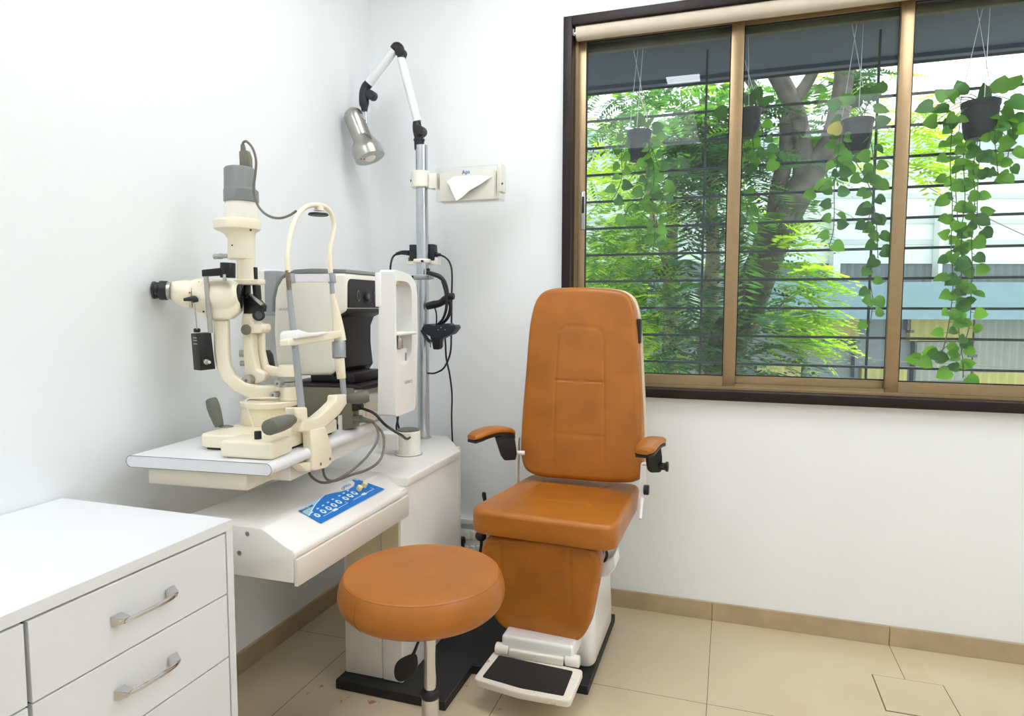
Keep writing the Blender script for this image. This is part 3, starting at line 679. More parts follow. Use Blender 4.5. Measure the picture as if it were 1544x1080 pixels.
m = M(); dl = -e1; Pl = Plane(BP.p(298, 510)+e1*-.0006, BP.n)
for zz in (0, .007, .016): a = BP.p(299.5, 509)-e1*.004*0; s_ = a+V((0, 0, -zz)); m.prism([s_+BP.n*.006-e1*.0035, s_+BP.n*.022-e1*.0035, s_+BP.n*.022-e1*.0035+V((0, 0, -.0025)), s_+BP.n*.006-e1*.0035+V((0, 0, -.0025))], e1*.003)
part('box_label', m, INKG)
# joystick and grips
m = M(); j0 = SL.p(341, 646, -.09); m.lathe([(.019, 0), (.019, .002), (.014, .0035), (.006, .006)], V((j0.x, j0.y, B0+.040)), n=28); part('joystick_seat', m, STEEL)
m = M(); JP = Plane(V((j0.x, j0.y, 0)), EX)
ptube(m, JP, [(317.5, 600.5, 4), (317.8, 601.5, 7), (318.8, 604, 8.5), (321.5, 613, 9.6), (325, 625, 9), (329, 637, 7.4), (331, 643, 6)], 0, 20, 1); part('joystick', m, DOLIVE, lab='dark grey joystick grip')
m = M(); ptube(m, JP, [(332, 641, 3), (338, 649, 3)], 0, 10, 1); part('joystick_stem', m, STEEL)
q = AT(389, 662, z=B0+.043); m = M(); m.lathe([(.0085, 0), (.0085, .018), (.0075, .020)], (q.x, q.y, B0+.042), n=20); part('lock_knob', m, BLACKP)
m = M(); ptube(m, SL, [(420, 600, .8), (395, 600, .8), (373, 602, .8), (371, 609, .8), (375, 622, .8), (383, 647, .8)], -.075, 6, 4); part('thin_cable', m, CREAM2)
# chin rest frame
CR = Plane(V((.447, -1.03, .925)), V((-math.sin(th)*0-.02, 1, 0)), V((-.09, 0, 1)))
CR.n = -CR.n if CR.n.dot(ray(480, 500)) < 0 else CR.n
def fp(name, pts, mt, off=0, n=14, sub=6, lab=None): m = M(); ptube(m, CR, pts, off, n, sub); return part(name, m, mt, lab=lab)
fp('frame_post', [(436, 438, 4), (444.5, 520, 5), (455, 617, 5.4)], GREYP, sub=3)
fp('frame_post', [(433.5, 408, 3.6), (436.5, 440, 3.6)], mat('worn_post_tip', (120, 106, 92), .4, .5, var=.4, vs=60), sub=1)
fp('frame_post', [(516, 568, 4.4), (519, 598, 4.4)], GREYP, sub=1)
fp('frame_post', [(500, 425, 3.6), (501.5, 446, 3.6)], GREYP, sub=1)
fp('head_arch', [(434, 411, 3.9), (433.5, 385, 3.7), (437, 358, 3.6), (443, 336, 3.6), (453, 319, 3.6), (465, 310.5, 3.8), (479, 309.5, 4.2), (491, 313, 3.8), (500, 324, 3.6), (503.5, 340, 3.6), (501.5, 356, 3.6), (497.5, 375, 3.8), (497, 395, 3.8), (498.5, 412, 3.8)], CREAM, n=16)
m = M(); c = CR.p(480, 323); m.lathe([(.026, 0), (.028, .002), (.026, .006), (.01, .0065)], c-V((0, 0, .004)), n=28); part('brow_light', m, BLACKP)
m = M(); m.lathe([(.014, 0), (.012, .014)], CR.p(481, 318), n=20); part('brow_light_mount', m, CREAM)
m = M(); m.prism([CR.p(438, 413), CR.p(499, 413), CR.p(499, 425), CR.p(438, 426)], CR.n*.004, .001, 1); part('forehead_band', m, mat('translucent_band', (240, 240, 244), .3, trans=.3))
m = M()
for a_, b_ in ((437.5, 413), (499.5, 413)): m.cyl(CR.p(a_, b_), CR.p(a_+1.5, b_+14), .011, None, 18, .001)
part('band_clip', m, GREYP)
fp('height_sleeve', [(501, 443, 4), (504, 458, 5.2), (508, 480, 7), (511, 500, 8.5), (513, 514, 9)], CREAM, sub=3)
m = M(); pcyl(m, CR, (510.5, 515), (511.5, 540), 10.2, 0, 28, .002); part('height_ring', m, GREYP)
m = M(); pcyl(m, CR, (511.5, 540), (515, 571), 7.6, 0, 24, .001, rp2=6.6); part('lower_sleeve', m, CREAM)
m = M(); pprism(m, CR, [(435, 512), (446, 509), (500, 500), (517, 498), (518, 508), (498, 513), (446, 521), (436, 522)], -.014, .014, .003); part('chin_bar', m, CREAM)
m = M(); pprism(m, CR, [(448, 511), (448, 501), (451, 497), (456, 499), (468, 502), (478, 502), (488, 500), (494, 500), (495, 503), (480, 507)], -.026, .026, .003); part('chin_cup', m, WHITEP)
m = M(); pprism(m, CR, [(444, 614), (464, 614), (465, 632), (481, 628), (495, 616), (507, 604), (508, 595), (523, 594), (524, 609), (514, 624), (500, 637), (490, 646), (470, 652), (453, 651), (457, 636), (448, 630)], -.016, .016, .005); part('frame_base_arm', m, CREAM)
m = M(); pprism(m, CR, [(469, 648), (491, 643), (500, 671), (502, 697), (494, 705), (478, 710), (472, 709)], -.018, .010, .004)
pprism(m, CR, [(450, 699), (473, 696), (474, 709), (463, 711)], -.01, .02, .002); e = part('table_bracket', m, CREAM)
m = M(); pdisc(m, CR, (484, 700), 2.4, -.0188, -.0178, 12); pdisc(m, CR, (498, 692), 2.4, -.0188, -.0178, 12); part('bracket_screw', m, STEEL, e)
# patient grips
g1 = CR.p(441, 633); m = M(); d1 = (CR.p(405, 645, -.03)-g1); m.tube([g1, g1+d1*.25, g1+d1*.5, g1+d1*.8, g1+d1*.98, g1+d1], [.012, .0175, .0195, .0195, .0185, .014], 24, 1); part('patient_grip', m, DOLIVE, lab='dark grey patient hand grip')
m = M(); m.cyl(CR.p(452, 630), g1, .011); part('grip_mount', m, CREAM)
g2 = CR.p(523, 602); m = M(); d2 = V((.055, .03, .006)); m.tube([g2, g2+d2*.25, g2+d2*.5, g2+d2*.8, g2+d2], [.012, .016, .018, .018, .014], 24, 1); part('patient_grip', m, DOLIVE, lab='dark grey patient hand grip')
# ------------------------------------------------------------------ AUTO REFRACTOR
ar = thing('auto_refractor', 'cream box shaped auto refractor with black measuring face beside the slit lamp', 'auto refractor', (.3, -.72, TT))
RF = Plane(V((0, -.83, 0)), V((1, 0, 0))); DEP = .22
def rp_(name, pts, o0, o1, mt, bev=.003, par=None, lab=None, seg=3):
    m = M(); pprism(m, RF, pts, o0, o1, bev, seg); return obj(name, m, mt, par or ar, label=lab)
xf = AT(522, 440, y=-.83).x
head = rp_('refractor_head', [(412, 500), (413, 450), (417, 432), (424, 420), (436, 413), (522, 411), (522, 469), (509, 476), (503, 492), (503, 520), (507, 556), (500, 566), (428, 567), (420, 560), (415, 545)], 0, DEP, CREAM2, .012, seg=4)
rp_('top_trim', [(428, 417), (434, 411), (444, 406.5), (470, 405), (521, 406), (523, 411.5), (440, 412.5)], .004, DEP-.004, GREYC, .002, lab='dark grey top trim')
rp_('rear_trim', [(410, 470), (411, 448), (415, 431), (422, 419), (429, 412.5), (434, 411), (426, 420), (419, 432), (415, 450), (414, 470)], .004, DEP-.004, GREYC, .001)
zA, zB = AT(522, 420, y=-.83).z, AT(522, 464, y=-.83).z
m = M(); FP = Plane(V((xf, 0, 0)), V((0, 1, 0)))
pts = fillet([(-.822, zB, 0), (-.618, zB, .006), (-.618, zA, .004), (-.822, zA, .02)], 6)
m.prism([(xf-.003, y, z) for y, z in pts], (.0055, 0, 0), .001, 1); fr = obj('measuring_face', m, BLACKP, ar, label='black measuring face')
q = AT(552, 447, x=xf); m = M()
for r, t in ((.024, .004), (.017, .008)): m.cyl(q+V((.001, 0, 0)), q+V((t, 0, 0)), r, None, 28, .001)
ln = obj('objective_ring', m, BLACKP, fr)
m = M(); m.cyl(q+V((.006, 0, 0)), q+V((.009, 0, 0)), .009); obj('objective_lens', m, LENS, ln)
for dy in (-.05, .05):
    m = M(); m.torus(q+V((.003, dy, 0)), (1, 0, 0), .012, .0018, 20, 6); m.v = [V((p.x, q.y+dy+(p.y-q.y-dy)*.6, q.z+(p.z-q.z)*1.3)) for p in m.v]; obj('eye_mark', m, DOLIVE, fr)
rp_('lower_face', [(522, 465), (526, 466), (526, 472), (512, 479), (507, 493), (507, 520), (511, 556), (503, 568), (499, 566), (503, 555), (499, 520), (499, 492), (505, 474)], .008, DEP-.008, BLACKP, .002, lab='black recessed lower face')
zt_ = .952; 
m = M(); m.box(.24, .40, -.80, -.64, zt_, .985, .004); obj('neck', m, BLACKP, ar)
m = M(); m.box(.165, .452, -.842, -.598, .942, .953, .003); obj('stage_plate', m, BLACKP, ar)
m = M(); m.box(.17, .428, -.838, -.60, TT+.001, .942, .010, 4); obj('base_housing', m, CREAM2, ar)
rp_('side_panel', [(430, 583), (533, 585), (534, 645), (432, 650)], -.012, -.007, OLIVE, .002, lab='olive grey side panel')
m = M(); m.box(.4285, .436, -.80, -.64, .915, .935, .002); m.box(.4285, .434, -.79, -.70, .85, .905, .003); obj('base_trim', m, CREAM2, ar)
# operator screen
a = AT(388, 407, y=-.80); b = AT(413, 477, y=-.80)
m = M(); m.box(a.x, b.x-.002, -.80, -.60, b.z, a.z, .006); sc_ = obj('operator_screen', m, CREAM2, ar)
m = M(); m.box(a.x+.026, b.x+.012, -.803, -.598, b.z+.002, a.z-.003, .004); obj('screen_back', m, GREYP, sc_)
# face rest tower
ynear = -.83; X1 = AT(596, 560, y=ynear).x; X0 = AT(569, 600, y=ynear).x; XT = .012
q = lambda px, py: (lambda p: (p.y, p.z))(AT(px, py, x=X1))
zb = AT(597, 629, x=X1).z; yf = AT(630, 520, x=X1).y; zt2 = AT(584, 406, y=ynear).z
O2 = fillet([(ynear, zb, .006), (yf-.02, zb+.004, .02), (yf, zb+.22, .2), (yf, zt2-.015, .12), (ynear, zt2, .012)], 12)
zh0 = AT(605, 551, x=X1).z; zh1 = AT(606, 424, x=X1).z
I2 = fillet([(ynear+.010, zh0, .05), (yf-.045, zh0, .07), (yf-.038, zh0+.15, .2), (yf-.036, zh1, .10), (ynear+.010, zh1, .012)], 12)
def alignloop(L, N):
    P = resample(L, N); c = sum(P, V((0, 0)))/N
    k = min(range(N), key=lambda i: abs(math.atan2(P[i].y-c.y, P[i].x-c.x)+PI*.75)); return P[k:]+P[:k]
A = alignloop(O2, 96); Bq = alignloop(I2, 96)
m = M(); m.ring([(X0, p.x, p.y) for p in A], [(X0, p.x, p.y) for p in Bq], (X1-X0, 0, 0))
m.v = [V((p.x+(XT*max(0, (p.z-zb)/(zt2-zb)) if p.x < X0+.001 else 0), p.y, p.z)) for p in m.v]
fr2 = obj('face_rest_tower', m, WHITEP, ar, smooth=30, label='white face rest tower')
zc = AT(605, 503, x=X1).z; m = M(); m.box(X0+.016, X1+.016, ynear+.008, yf-.036, zc-.005, zc+.005, .004); obj('chin_tray', m, WHITEP, fr2)
m = M(); kx, ky = X1-.012, AT(601, 520, x=X1-.012).y; zk = AT(601, 526, x=X1).z; m.cyl((kx, ky, zk), (kx, ky, zk+.030), .013, None, 24, .001); m.cyl((kx, ky, zk+.03), (kx, ky, zc-.004), .009, None, 20); obj('chin_height_screw', m, STEEL, fr2)
m = M(); m.box(X0+.008, X1-.008, ynear+.012, yf-.055, zh0-.004, zk, .006); obj('chin_pocket', m, WHITEP, fr2)
m = M(); sx_ = X1-.0075; sq = AT(612, 538, x=sx_); m.box(sx_-.002, sx_+.0004, sq.y-.003, sq.y+.003, sq.z-.012, sq.z+.012); obj('pocket_slot', m, DOLIVE, fr2)
m = M(); m.tube([(X0+.03, ynear+.014, zh1-.004), (X0+.034, ynear+.06, zh1+.0), (X0+.034, yf-.085, zh1-.008)], .010, 14, 5, 1); obj('forehead_pad', m, mat('yellowed_forehead_pad', (222, 206, 160), .5), fr2)
m = M(); m.box(.425, X0+.004, -.79, -.66, .868, .925, .010, 3); obj('face_rest_arm', m, CREAM2, ar)
m = M(); m.box(X0-.001, X0+.018, ynear-.004, ynear+.002, zt2-.11, zt2-.01, .002); obj('chin_paper', m, TISSUE, fr2)
text('lettering', 'HUVITZ', .013, V((AT(430, 467, y=-.8305).x, -.8305, AT(430, 467, y=-.83).z)), (1, 0, 0), (0, 0, 1), INKG, head)
p_ = AT(616, 576, x=X1); text('lettering', 'HUVITZ', .014, V((X1+.0006, p_.y, p_.z)), (0, 1, 0), (0, 0, 1), INKG, fr2)
# connectors at the base
CN = Plane(V((0, -.86, 0)), V((1, 0, 0)))
m = M(); pprism(m, CN, [(493, 641), (511, 640), (511, 651), (494, 652)], -.02, .0, .002); psu = thing('isolating_switch_box', 'small olive and black connector box on the table edge behind the chin rest', 'connector box', AT(520, 650, y=-.88)); obj('switch_rocker', m, BLACKP, psu)
m = M(); pprism(m, CN, [(509, 627), (516, 626), (516, 650), (509, 651)], -.02, .0, .003); obj('side_plate', m, CREAM2, psu)
m = M(); pprism(m, CN, [(515, 610), (530, 608), (532, 646), (516, 649)], -.022, .018, .003); obj('box_body', m, OLIVE, psu)
m = M(); pcyl(m, CN, (528, 631), (545, 632), 6, -.01, 20, .001); pcyl(m, CN, (544, 632), (562, 636), 4.6, -.01, 18, 0, rp2=2.6); obj('plug', m, DOLIVE, psu)
m = M(); pprism(m, CN, [(527, 609), (536, 608), (541, 612), (541, 619), (528, 621)], -.02, .01, .002); obj('plug', m, BLACKP, psu)
# ------------------------------------------------------------------ cables
def cable(name, pts, r, mt, lab):
    m = M(); m.tube(pts, r, 8, 8); return single(name, m, mt, lab, 'cable')
cable('power_cable', [CN.p(540, 615, -.01), CN.p(552, 618, -.02), CN.p(566, 625, -.02), CN.p(580, 640, -.01), AT(594, 650, y=-.78), AT(606, 657, y=-.70), AT(613, 662, y=-.62), AT(618, 660, y=-.52)], .0042, CABLE, 'black power cable running down from the instrument table to the console top')
z0 = .668+.005
cable('signal_cable', [CN.p(560, 635, -.01), AT(568, 645, y=-.90), AT(570, 661, y=-.94), AT(560, 680, y=-.98), AT(540, 702, y=-1.02), AT(516, 719, y=-1.06), AT(497, 727, y=-1.07), AT(482, 727, y=-1.06), AT(470, 719, y=-1.03), AT(465, 710, y=-.99), AT(466, 700, y=-.96)], .0036, CABLEG, 'grey cable loop hanging lowest beneath the chin rest bracket')
cable('signal_cable', [CN.p(562, 637, -.01), AT(576, 652, y=-.88), AT(579, 668, y=-.90), AT(576, 688, y=-.94), AT(566, 701, y=-.97), AT(550, 710, y=-.99), AT(530, 716, y=-1.01), AT(505, 725, y=-1.03), AT(492, 722, y=-1.02), AT(487, 708, y=-.99), AT(490, 698, y=-.97)], .0036, CABLEG, 'grey cable of the wider loop lying across the console top towards the swivel column')
cable('power_cable', [AT(600, 612, y=-.50), AT(600, 630, y=-.48), AT(600, 652, y=-.46), V((cxy[0]+.01, -.42, .672))], .0036, CABLE, 'short black cable dropping behind the white face rest tower')
# ------------------------------------------------------------------ EXAMINATION LAMP on the pole
el = thing('examination_lamp', 'brushed steel spot lamp on a white jointed arm at the top of the pole', 'lamp', (PX, PY, zt))
LP = Plane(V((PX, PY, 0)), V((1, 0, 0)))
def lp(name, f_, mt, par=None, lab=None): m = M(); f_(m); return obj(name, m, mt, par or el, label=lab)
lp('pole_socket', lambda m: (plathe(m, LP, [(226, 632.5, 7.5), (213, 632, 7.5), (212.5, 632, 8.5), (210, 632, 8.5), (209.5, 632, 7)]), ptube(m, LP, [(632, 212, 6), (630.5, 200, 7.5), (629, 192, 7), (628.5, 184, 6)], 0, 18), pdisc(m, LP, (630, 196), 8, -.022, .022, 24, .003)), BLACKP)
lp('lower_arm', lambda m: ptube(m, LP, [(604.5, 88, 6.2), (629.5, 183.5, 6.2)], 0, 20, 1), LAM, lab='white tube arm')
lp('elbow_joint', lambda m: (ptube(m, LP, [(592, 74, 5), (597, 70, 6.2), (602, 72, 6.6), (604.5, 80, 6.6), (606, 88, 6.4)], 0, 18), pdisc(m, LP, (601, 77), 7, -.02, .02, 24, .003)), BLACKP)
lp('upper_arm', lambda m: ptube(m, LP, [(594, 76, 6.6), (556.5, 126, 6.6)], -.004, 20, 1), LAM, lab='white tube arm')
lp('head_joint', lambda m: (ptube(m, LP, [(559, 123, 6.4), (552, 131, 7), (549, 142, 7.4), (549, 156, 7.4), (549.5, 162, 5.5), (549.5, 168, 4.2)], 0, 18), pdisc(m, LP, (557, 142), 7, -.016, .02, 24, .003)), DBLUE)
lp('lamp_stem', lambda m: ptube(m, LP, [(551, 166, 1.7), (553.5, 186, 1.7)], 0, 10, 1), CHROME)
hd = lp('lamp_head', lambda m: ptube(m, LP, [(528.3, 165.2, 2), (529, 166.5, 8), (530.5, 169.5, 12), (532.5, 174, 14.2), (536, 183, 14.8), (544, 203, 14.4), (547, 210, 14.8), (549.5, 216, 18.5), (552, 223, 22), (555, 230, 23), (558.4, 238.5, 22.5)], -.02, 40, 3), STEEL, lab='brushed steel lamp head')
def slots(m):
    for k in range(9):
        t = k/8; cxp = 548+t*9; cyp = 181+t*26; a = LP.p(cxp-3, cyp-3, -.052+.012*0); b = LP.p(cxp+3.4, cyp+1.6, -.046); m.tube([a, b], .0011, 6, 1)
lp('vent_slots', slots, BLACKP, hd)
lp('lamp_bulb', lambda m: m.ball(LP.p(556, 233, -.02), .028), mat('frosted_bulb', (240, 236, 226), .5), hd)
lp('warning_mark', lambda m: [m.cyl(LP.p(x_, 240, -.068), LP.p(x_, 240, -.070), .003) for x_ in (544.5, 549.5)], REDD, hd)
# ------------------------------------------------------------------ TISSUE DISPENSER
td = thing('tissue_dispenser', 'clear acrylic tissue box holder clamped to the pole by a cream collar', 'tissue holder', AT(637, 285, y=PY))
def tp(name, f_, mt, par=None, lab=None): m = M(); f_(m); return obj(name, m, mt, par or td, label=lab)
tp('pole_collar', lambda m: (plathe(m, LP, [(284, 635, 13), (283, 635, 14.5), (260, 634.5, 14.5), (259, 634.5, 13.5)])), CREAM2)
tp('support_arm', lambda m: (pprism(m, LP, [(646, 261), (659, 261), (659, 284), (646, 284)], -.02, .02, .002), pprism(m, LP, [(655, 262), (755, 258), (755, 262), (655, 268)], .045, .052, .001)), CREAM2)
tp('end_bracket', lambda m: pprism(m, LP, [(749, 246), (755.5, 245), (756, 288), (749, 289)], -.005, .05, .002), CREAM2)
tp('collar_screw', lambda m: (pcyl(m, LP, (623, 272.5), (619.5, 272.5), 1.8, -.01, 12), pcyl(m, LP, (755, 277), (758, 277), 1.6, .0, 12)), BLACKP)
z1_, z0_ = AT(700, 252, y=-.225).z, AT(700, 302, y=-.225).z; x0_, x1_ = AT(658, 277, y=-.225).x, AT(751, 277, y=-.225).x; t_ = .003
def shell(m):
    m.box(x0_, x1_, -.228, -.225, z0_, z1_, .0005, 1); m.box(x0_, x1_, -.147, -.144, z0_, z1_, .0005, 1); m.box(x0_, x0_+t_, -.225, -.147, z0_, z1_); m.box(x1_-t_, x1_, -.225, -.147, z0_, z1_); m.box(x0_, x1_, -.225, -.147, z0_, z0_+t_)
tp('acrylic_shell', shell, ACRYL)
tp('shell_edges', lambda m: [m.box(*b_) for b_ in ((x0_, x1_, -.2290, -.2280, z0_, z0_+.0022), (x0_, x1_, -.2290, -.2280, z1_-.0018, z1_), (x0_, x0_+.002, -.2290, -.2280, z0_+.0022, z1_-.0018), (x1_-.002, x1_, -.2290, -.2280, z0_+.0022, z1_-.0018), (x0_+.105, x0_+.107, -.2290, -.2280, z0_+.0022, z0_+.0022))][:4], mat('acrylic_edge', (222, 216, 198), .3))
tb = thing('tissue_box', 'white tissue box with a pulled out tissue inside the clear holder', 'tissue box', (x0_+.01, -.19, z0_+t_))
TBX = mat('tissue_carton', (236, 234, 226), .7)
m = M(); m.box(x0_+.008, x1_-.02, -.214, -.155, z0_+t_, z1_-.014, .002, 2); obj('carton', m, TBX, tb)
m = M(); Pt = [AT(673, 274, y=-.219), AT(685, 266, y=-.2195), AT(720, 264, y=-.219), AT(742, 266, y=-.2185), AT(724, 278, y=-.233), AT(708, 287, y=-.238), AT(697, 297, y=-.238), AT(688, 303, y=-.238), AT(682, 290, y=-.236), AT(678, 280, y=-.232)]
m.prism(Pt, (0, .0015, 0), 0); obj('pulled_tissue', m, TISSUE, tb, smooth=60)
text('carton_mark', 'Aps', .021, AT(702.5, 259.5, y=-.2146), (1, 0, .05), (-.05, 0, 1), INKB, tb)
# ------------------------------------------------------------------ POWER BOX
pb = thing('headset_power_box', 'black power box on a cream bracket behind the steel pole', 'power box', AT(636, 397, y=-.165))
def pbp(name, f_, mt, lab=None): m = M(); f_(m); return obj(name, m, mt, pb, label=lab)
pbp('box_body', lambda m: (pprism(m, LP, [(617, 369), (653, 368), (655, 392), (617, 392)], .024, .062, .002), pprism(m, LP, [(619, 391), (625, 391), (625, 394.5), (619, 394.5)], .03, .05, .001), pprism(m, LP, [(647, 391), (653, 391), (653, 394.5), (647, 394.5)], .03, .05, .001)), DBLUE)
pbp('bracket', lambda m: (pprism(m, LP, [(612.5, 388), (615, 388), (615, 394), (655, 393), (655.5, 388), (658, 388), (658, 399), (613, 399.5)], .024, .066, .001)), CREAM2)
pbp('pole_collar', lambda m: plathe(m, LP, [(397, 636.5, 12.5), (396, 636.5, 13.2), (392, 636.5, 13.2), (391, 636.5, 12.5)]), CREAM2)
pbp('collar_screw', lambda m: pdisc(m, LP, (636, 393.8), 1.8, -.036, -.028, 12), BLACKP)
pbp('plug', lambda m: (ptube(m, LP, [(617, 381.5, 4), (606, 381, 3.2), (598, 383, 2.4)], .04, 12), ptube(m, LP, [(654, 383, 3), (664, 384.5, 2.4)], .04, 12)), BLACKP)
cable('headset_cable', [LP.p(600, 382, .04), LP.p(593, 387, .04), LP.p(589.5, 397, .03), LP.p(588.5, 410, .03), LP.p(589, 440, .05), LP.p(592, 500, .06), LP.p(598, 560, .05), LP.p(600, 640, .05), V((.24, -.14, .669))], .0042, CABLE, 'black cable arching left from the power box down behind the refractor')
cable('headset_cable', [LP.p(663, 384.5, .04), LP.p(671, 388, .03), LP.p(678, 396, .02), LP.p(681.5, 412, .01), LP.p(681, 450, 0), LP.p(680.5, 500, -.01), LP.p(679, 532, -.02), LP.p(670, 554, -.02), LP.p(658, 562, -.01), LP.p(648, 563, .01), LP.p(636, 558, .035)], .0036, CABLE, 'black cable curving right from the power box and back under the headset')
cable('headset_cable', [LP.p(669, 495, -.05), LP.p(671.5, 516, -.04), LP.p(673, 541, -.02), LP.p(678, 565, .02), LP.p(681.5, 595, .06), LP.p(681, 630, .09), LP.p(682, 662, .11), LP.p(684, 700, .15), LP.p(688, 800, .17)], .0036, CABLE, 'black cable hanging straight down the wall right of the pole')
cable('headset_cable', [LP.p(655, 463, -.05), LP.p(658, 474, -.05), LP.p(657.5, 490, -.05), LP.p(652, 500, -.05)], .003, CABLE, 'short black cable inside the headset band')
# ------------------------------------------------------------------ INDIRECT OPHTHALMOSCOPE HEADSET
hs = thing('ophthalmoscope_headset', 'black indirect ophthalmoscope headset hanging on the steel pole', 'headset', AT(650, 520, y=-.23))
def hp(name, f_, mt=None, par=None, lab=None): m = M(); f_(m); return obj(name, m, mt or BLACKP, par or hs, label=lab)
hp('pole_clamp', lambda m: (plathe(m, LP, [(422, 637, 12.6), (421, 637, 13.4), (416, 637, 13.4), (415, 637, 12.6)]), pprism(m, LP, [(646, 415), (651, 416), (651, 421), (646, 421)], -.02, .0, .001)), GREYP, lab='grey clamp ring')
hp('clamp_screw', lambda m: pcyl(m, LP, (624, 418), (621, 418), 2.6, 0, 12))
hp('top_strap', lambda m: ptube(m, LP, [(644, 411, 3), (653, 413.5, 3.4), (663, 417.5, 3.6), (670, 425, 3), (673.5, 436, 2.8), (676, 450, 2.8), (679.5, 462, 3), (676.5, 476, 2.6), (669, 486, 2.4), (659, 491, 2.4)], -.04, 14))
hp('inner_strap', lambda m: ptube(m, LP, [(667, 424, 2), (671.5, 440, 2), (673.5, 456, 2.2), (672, 470, 2.2), (667, 482, 1.8), (660, 489, 1.8)], -.055, 10))
hp('brow_band', lambda m: ptube(m, LP, [(644, 462, 5.5), (654, 459.5, 6), (664, 457, 5.4), (672, 451, 5.8), (677, 446, 4)], -.045, 14))
hp('loose_strap_end', lambda m: ptube(m, LP, [(613, 431, 2), (611, 439, 2), (608.5, 445, 1.6)], .0, 8))
hp('rear_band', lambda m: (ptube(m, LP, [(615, 430, 2.6), (613.5, 442, 2.4), (614.5, 455, 2.6), (618, 458, 4)], .0, 10),))
hp('wedge_pad', lambda m: pprism(m, LP, [(612, 457), (621, 454), (619.5, 477), (615.5, 470)], -.01, .012, .002))
hp('strap_guide', lambda m: ptube(m, LP, [(610.5, 461, 1.8), (614, 474, 1.8), (617.5, 482, 1.8)], -.012, 8), GREYC)
hp('size_knob', lambda m: pcyl(m, LP, (602, 457.5), (613, 457.8), 5.4, 0, 20, .002))
hp('size_knob', lambda m: pcyl(m, LP, (676, 447), (684.5, 447), 5, -.045, 20, .002))
hp('top_knob', lambda m: m.ball(LP.p(645.5, 407, -.03), .007))
hp('optics_housing', lambda m: pprism(m, LP, [(635.5, 495), (641, 489), (648, 488.5), (651, 491), (664, 490.5), (668, 488), (676, 488), (679, 490.5), (685.5, 490), (687.5, 495), (680.5, 504), (672, 507), (665, 511), (652, 510), (646, 506), (638, 501.5)], -.085, -.035, .002), DBLUE)
hp('mirror_box', lambda m: (pprism(m, LP, [(648, 508), (664, 508), (662.5, 524), (660, 527.5), (653, 527), (651, 516)], -.08, -.045, .002), ptube(m, LP, [(636, 498, 2.6), (644, 511, 2.6), (650, 516, 3)], -.03, 10)))
hp('rivet', lambda m: [m.ball(LP.p(*q_, -.0855), .0016) for q_ in ((665, 494), (660.5, 497.5), (671, 497.5))], WHITEP)
hp('focus_pin', lambda m: (ptube(m, LP, [(649, 515, 1), (649, 524, 1)], -.06, 8, 1), ptube(m, LP, [(667, 512, 1), (667.5, 522, 1)], -.06, 8, 1)), GREYC)
# ================================================================== PATIENT CHAIR
ch = thing('patient_chair', 'orange tan leather patient examination chair with footrest below the window', 'examination chair', (.95, -.40, PLT))
def cp(name, m, mt, par=None, lab=None): return obj(name, m, mt, par or ch, label=lab)
# pedestal
m = M()
def rr(x0, x1, y0, y1, r, z): return [V((x, y, z)) for x, y in fillet([(x0, y0, r), (x1, y0, r), (x1, y1, r), (x0, y1, r)], 5)]
m.rings([rr(.806, 1.096, -.538, -.19, .03, PLT), rr(.80, 1.102, -.545, -.185, .035, PLT+.01), rr(.80, 1.102, -.545, -.185, .035, .10), rr(.815, 1.098, -.52, -.185, .035, .17), rr(.84, 1.092, -.45, -.185, .03, .27), rr(.855, 1.085, -.42, -.185, .03, .36), rr(.86, 1.08, -.42, -.19, .03, .375)])
cp('pedestal_cover', m, UNITW)
m = M(); m.box(.865, 1.075, -.44, -.20, .375, .43, .008); cp('lift_head', m, WHITEP)
m = M(); q_ = Plane(V((0, -.50, 0)), V((1, 0, 0))); pprism(m, q_, [(895, 842), (914, 846), (926, 838), (928, 856), (917, 870), (900, 872)], 0, .09, .004); cp('side_cap', m, WHITEP)
m = M(); m.box(.80, 1.14, -.60, -.24, .43, .452, .003); m.box(.83, 1.12, -.56, -.42, .40, .435, .003); cp('seat_frame', m, DOLIVE)
m = M()
for k in range(3): m.tube([(1.04+.012*k, -.60, .447), (1.06+.01*k, -.605, .425), (1.085+.012*k, -.60, .415), (1.115, -.58, .435-.008*k), (1.125, -.54, .45)], .004, 8)
m.tube([(1.125, -.56, .44), (1.14, -.55, .42), (1.135, -.55, .395), (1.115, -.55, .385)], .0045, 8)
cp('loom_cable', m, CABLE)
# seat
th2 = math.radians(-4); SX = V((math.cos(th2), math.sin(th2), 0)); SYn = V((-math.sin(th2), math.cos(th2), 0))
SEAT = Plane(V((.968, -.44, .553)), SX, SYn); 
if SEAT.n.z > 0: SEAT.n = -SEAT.n
so = fillet([(-.237, -.245, .06), (.240, -.245, .06), (.213, .262, .05), (-.203, .262, .05)], 10)
seams = [[(-.11, .23), (-.115, -.07)], [(.115, .23), (.12, -.07)], [(-.115, .10), (.118, .10)], [(-.118, -.07), (.12, -.07)]]
m = M(); pad(m, SEAT, so, .078, .016, .012, .005, seams, .0022, .005, N=220, K=50); cp('seat_cushion', m, LEATH)
def seamline(name, pl, outl, inset, h, r=.0011, par=None):
    P = resample(outl, 160); c = sum(P, V((0, 0)))/160; m = M()
    m.tube([pl.w(*(c+(p-c)*(1-inset/(p-c).length)), h) for p in P], r, 6, 1, closed=True); return cp(name, m, SEAM, par)
seamline('piping', SEAT, so, .0035, .0085)
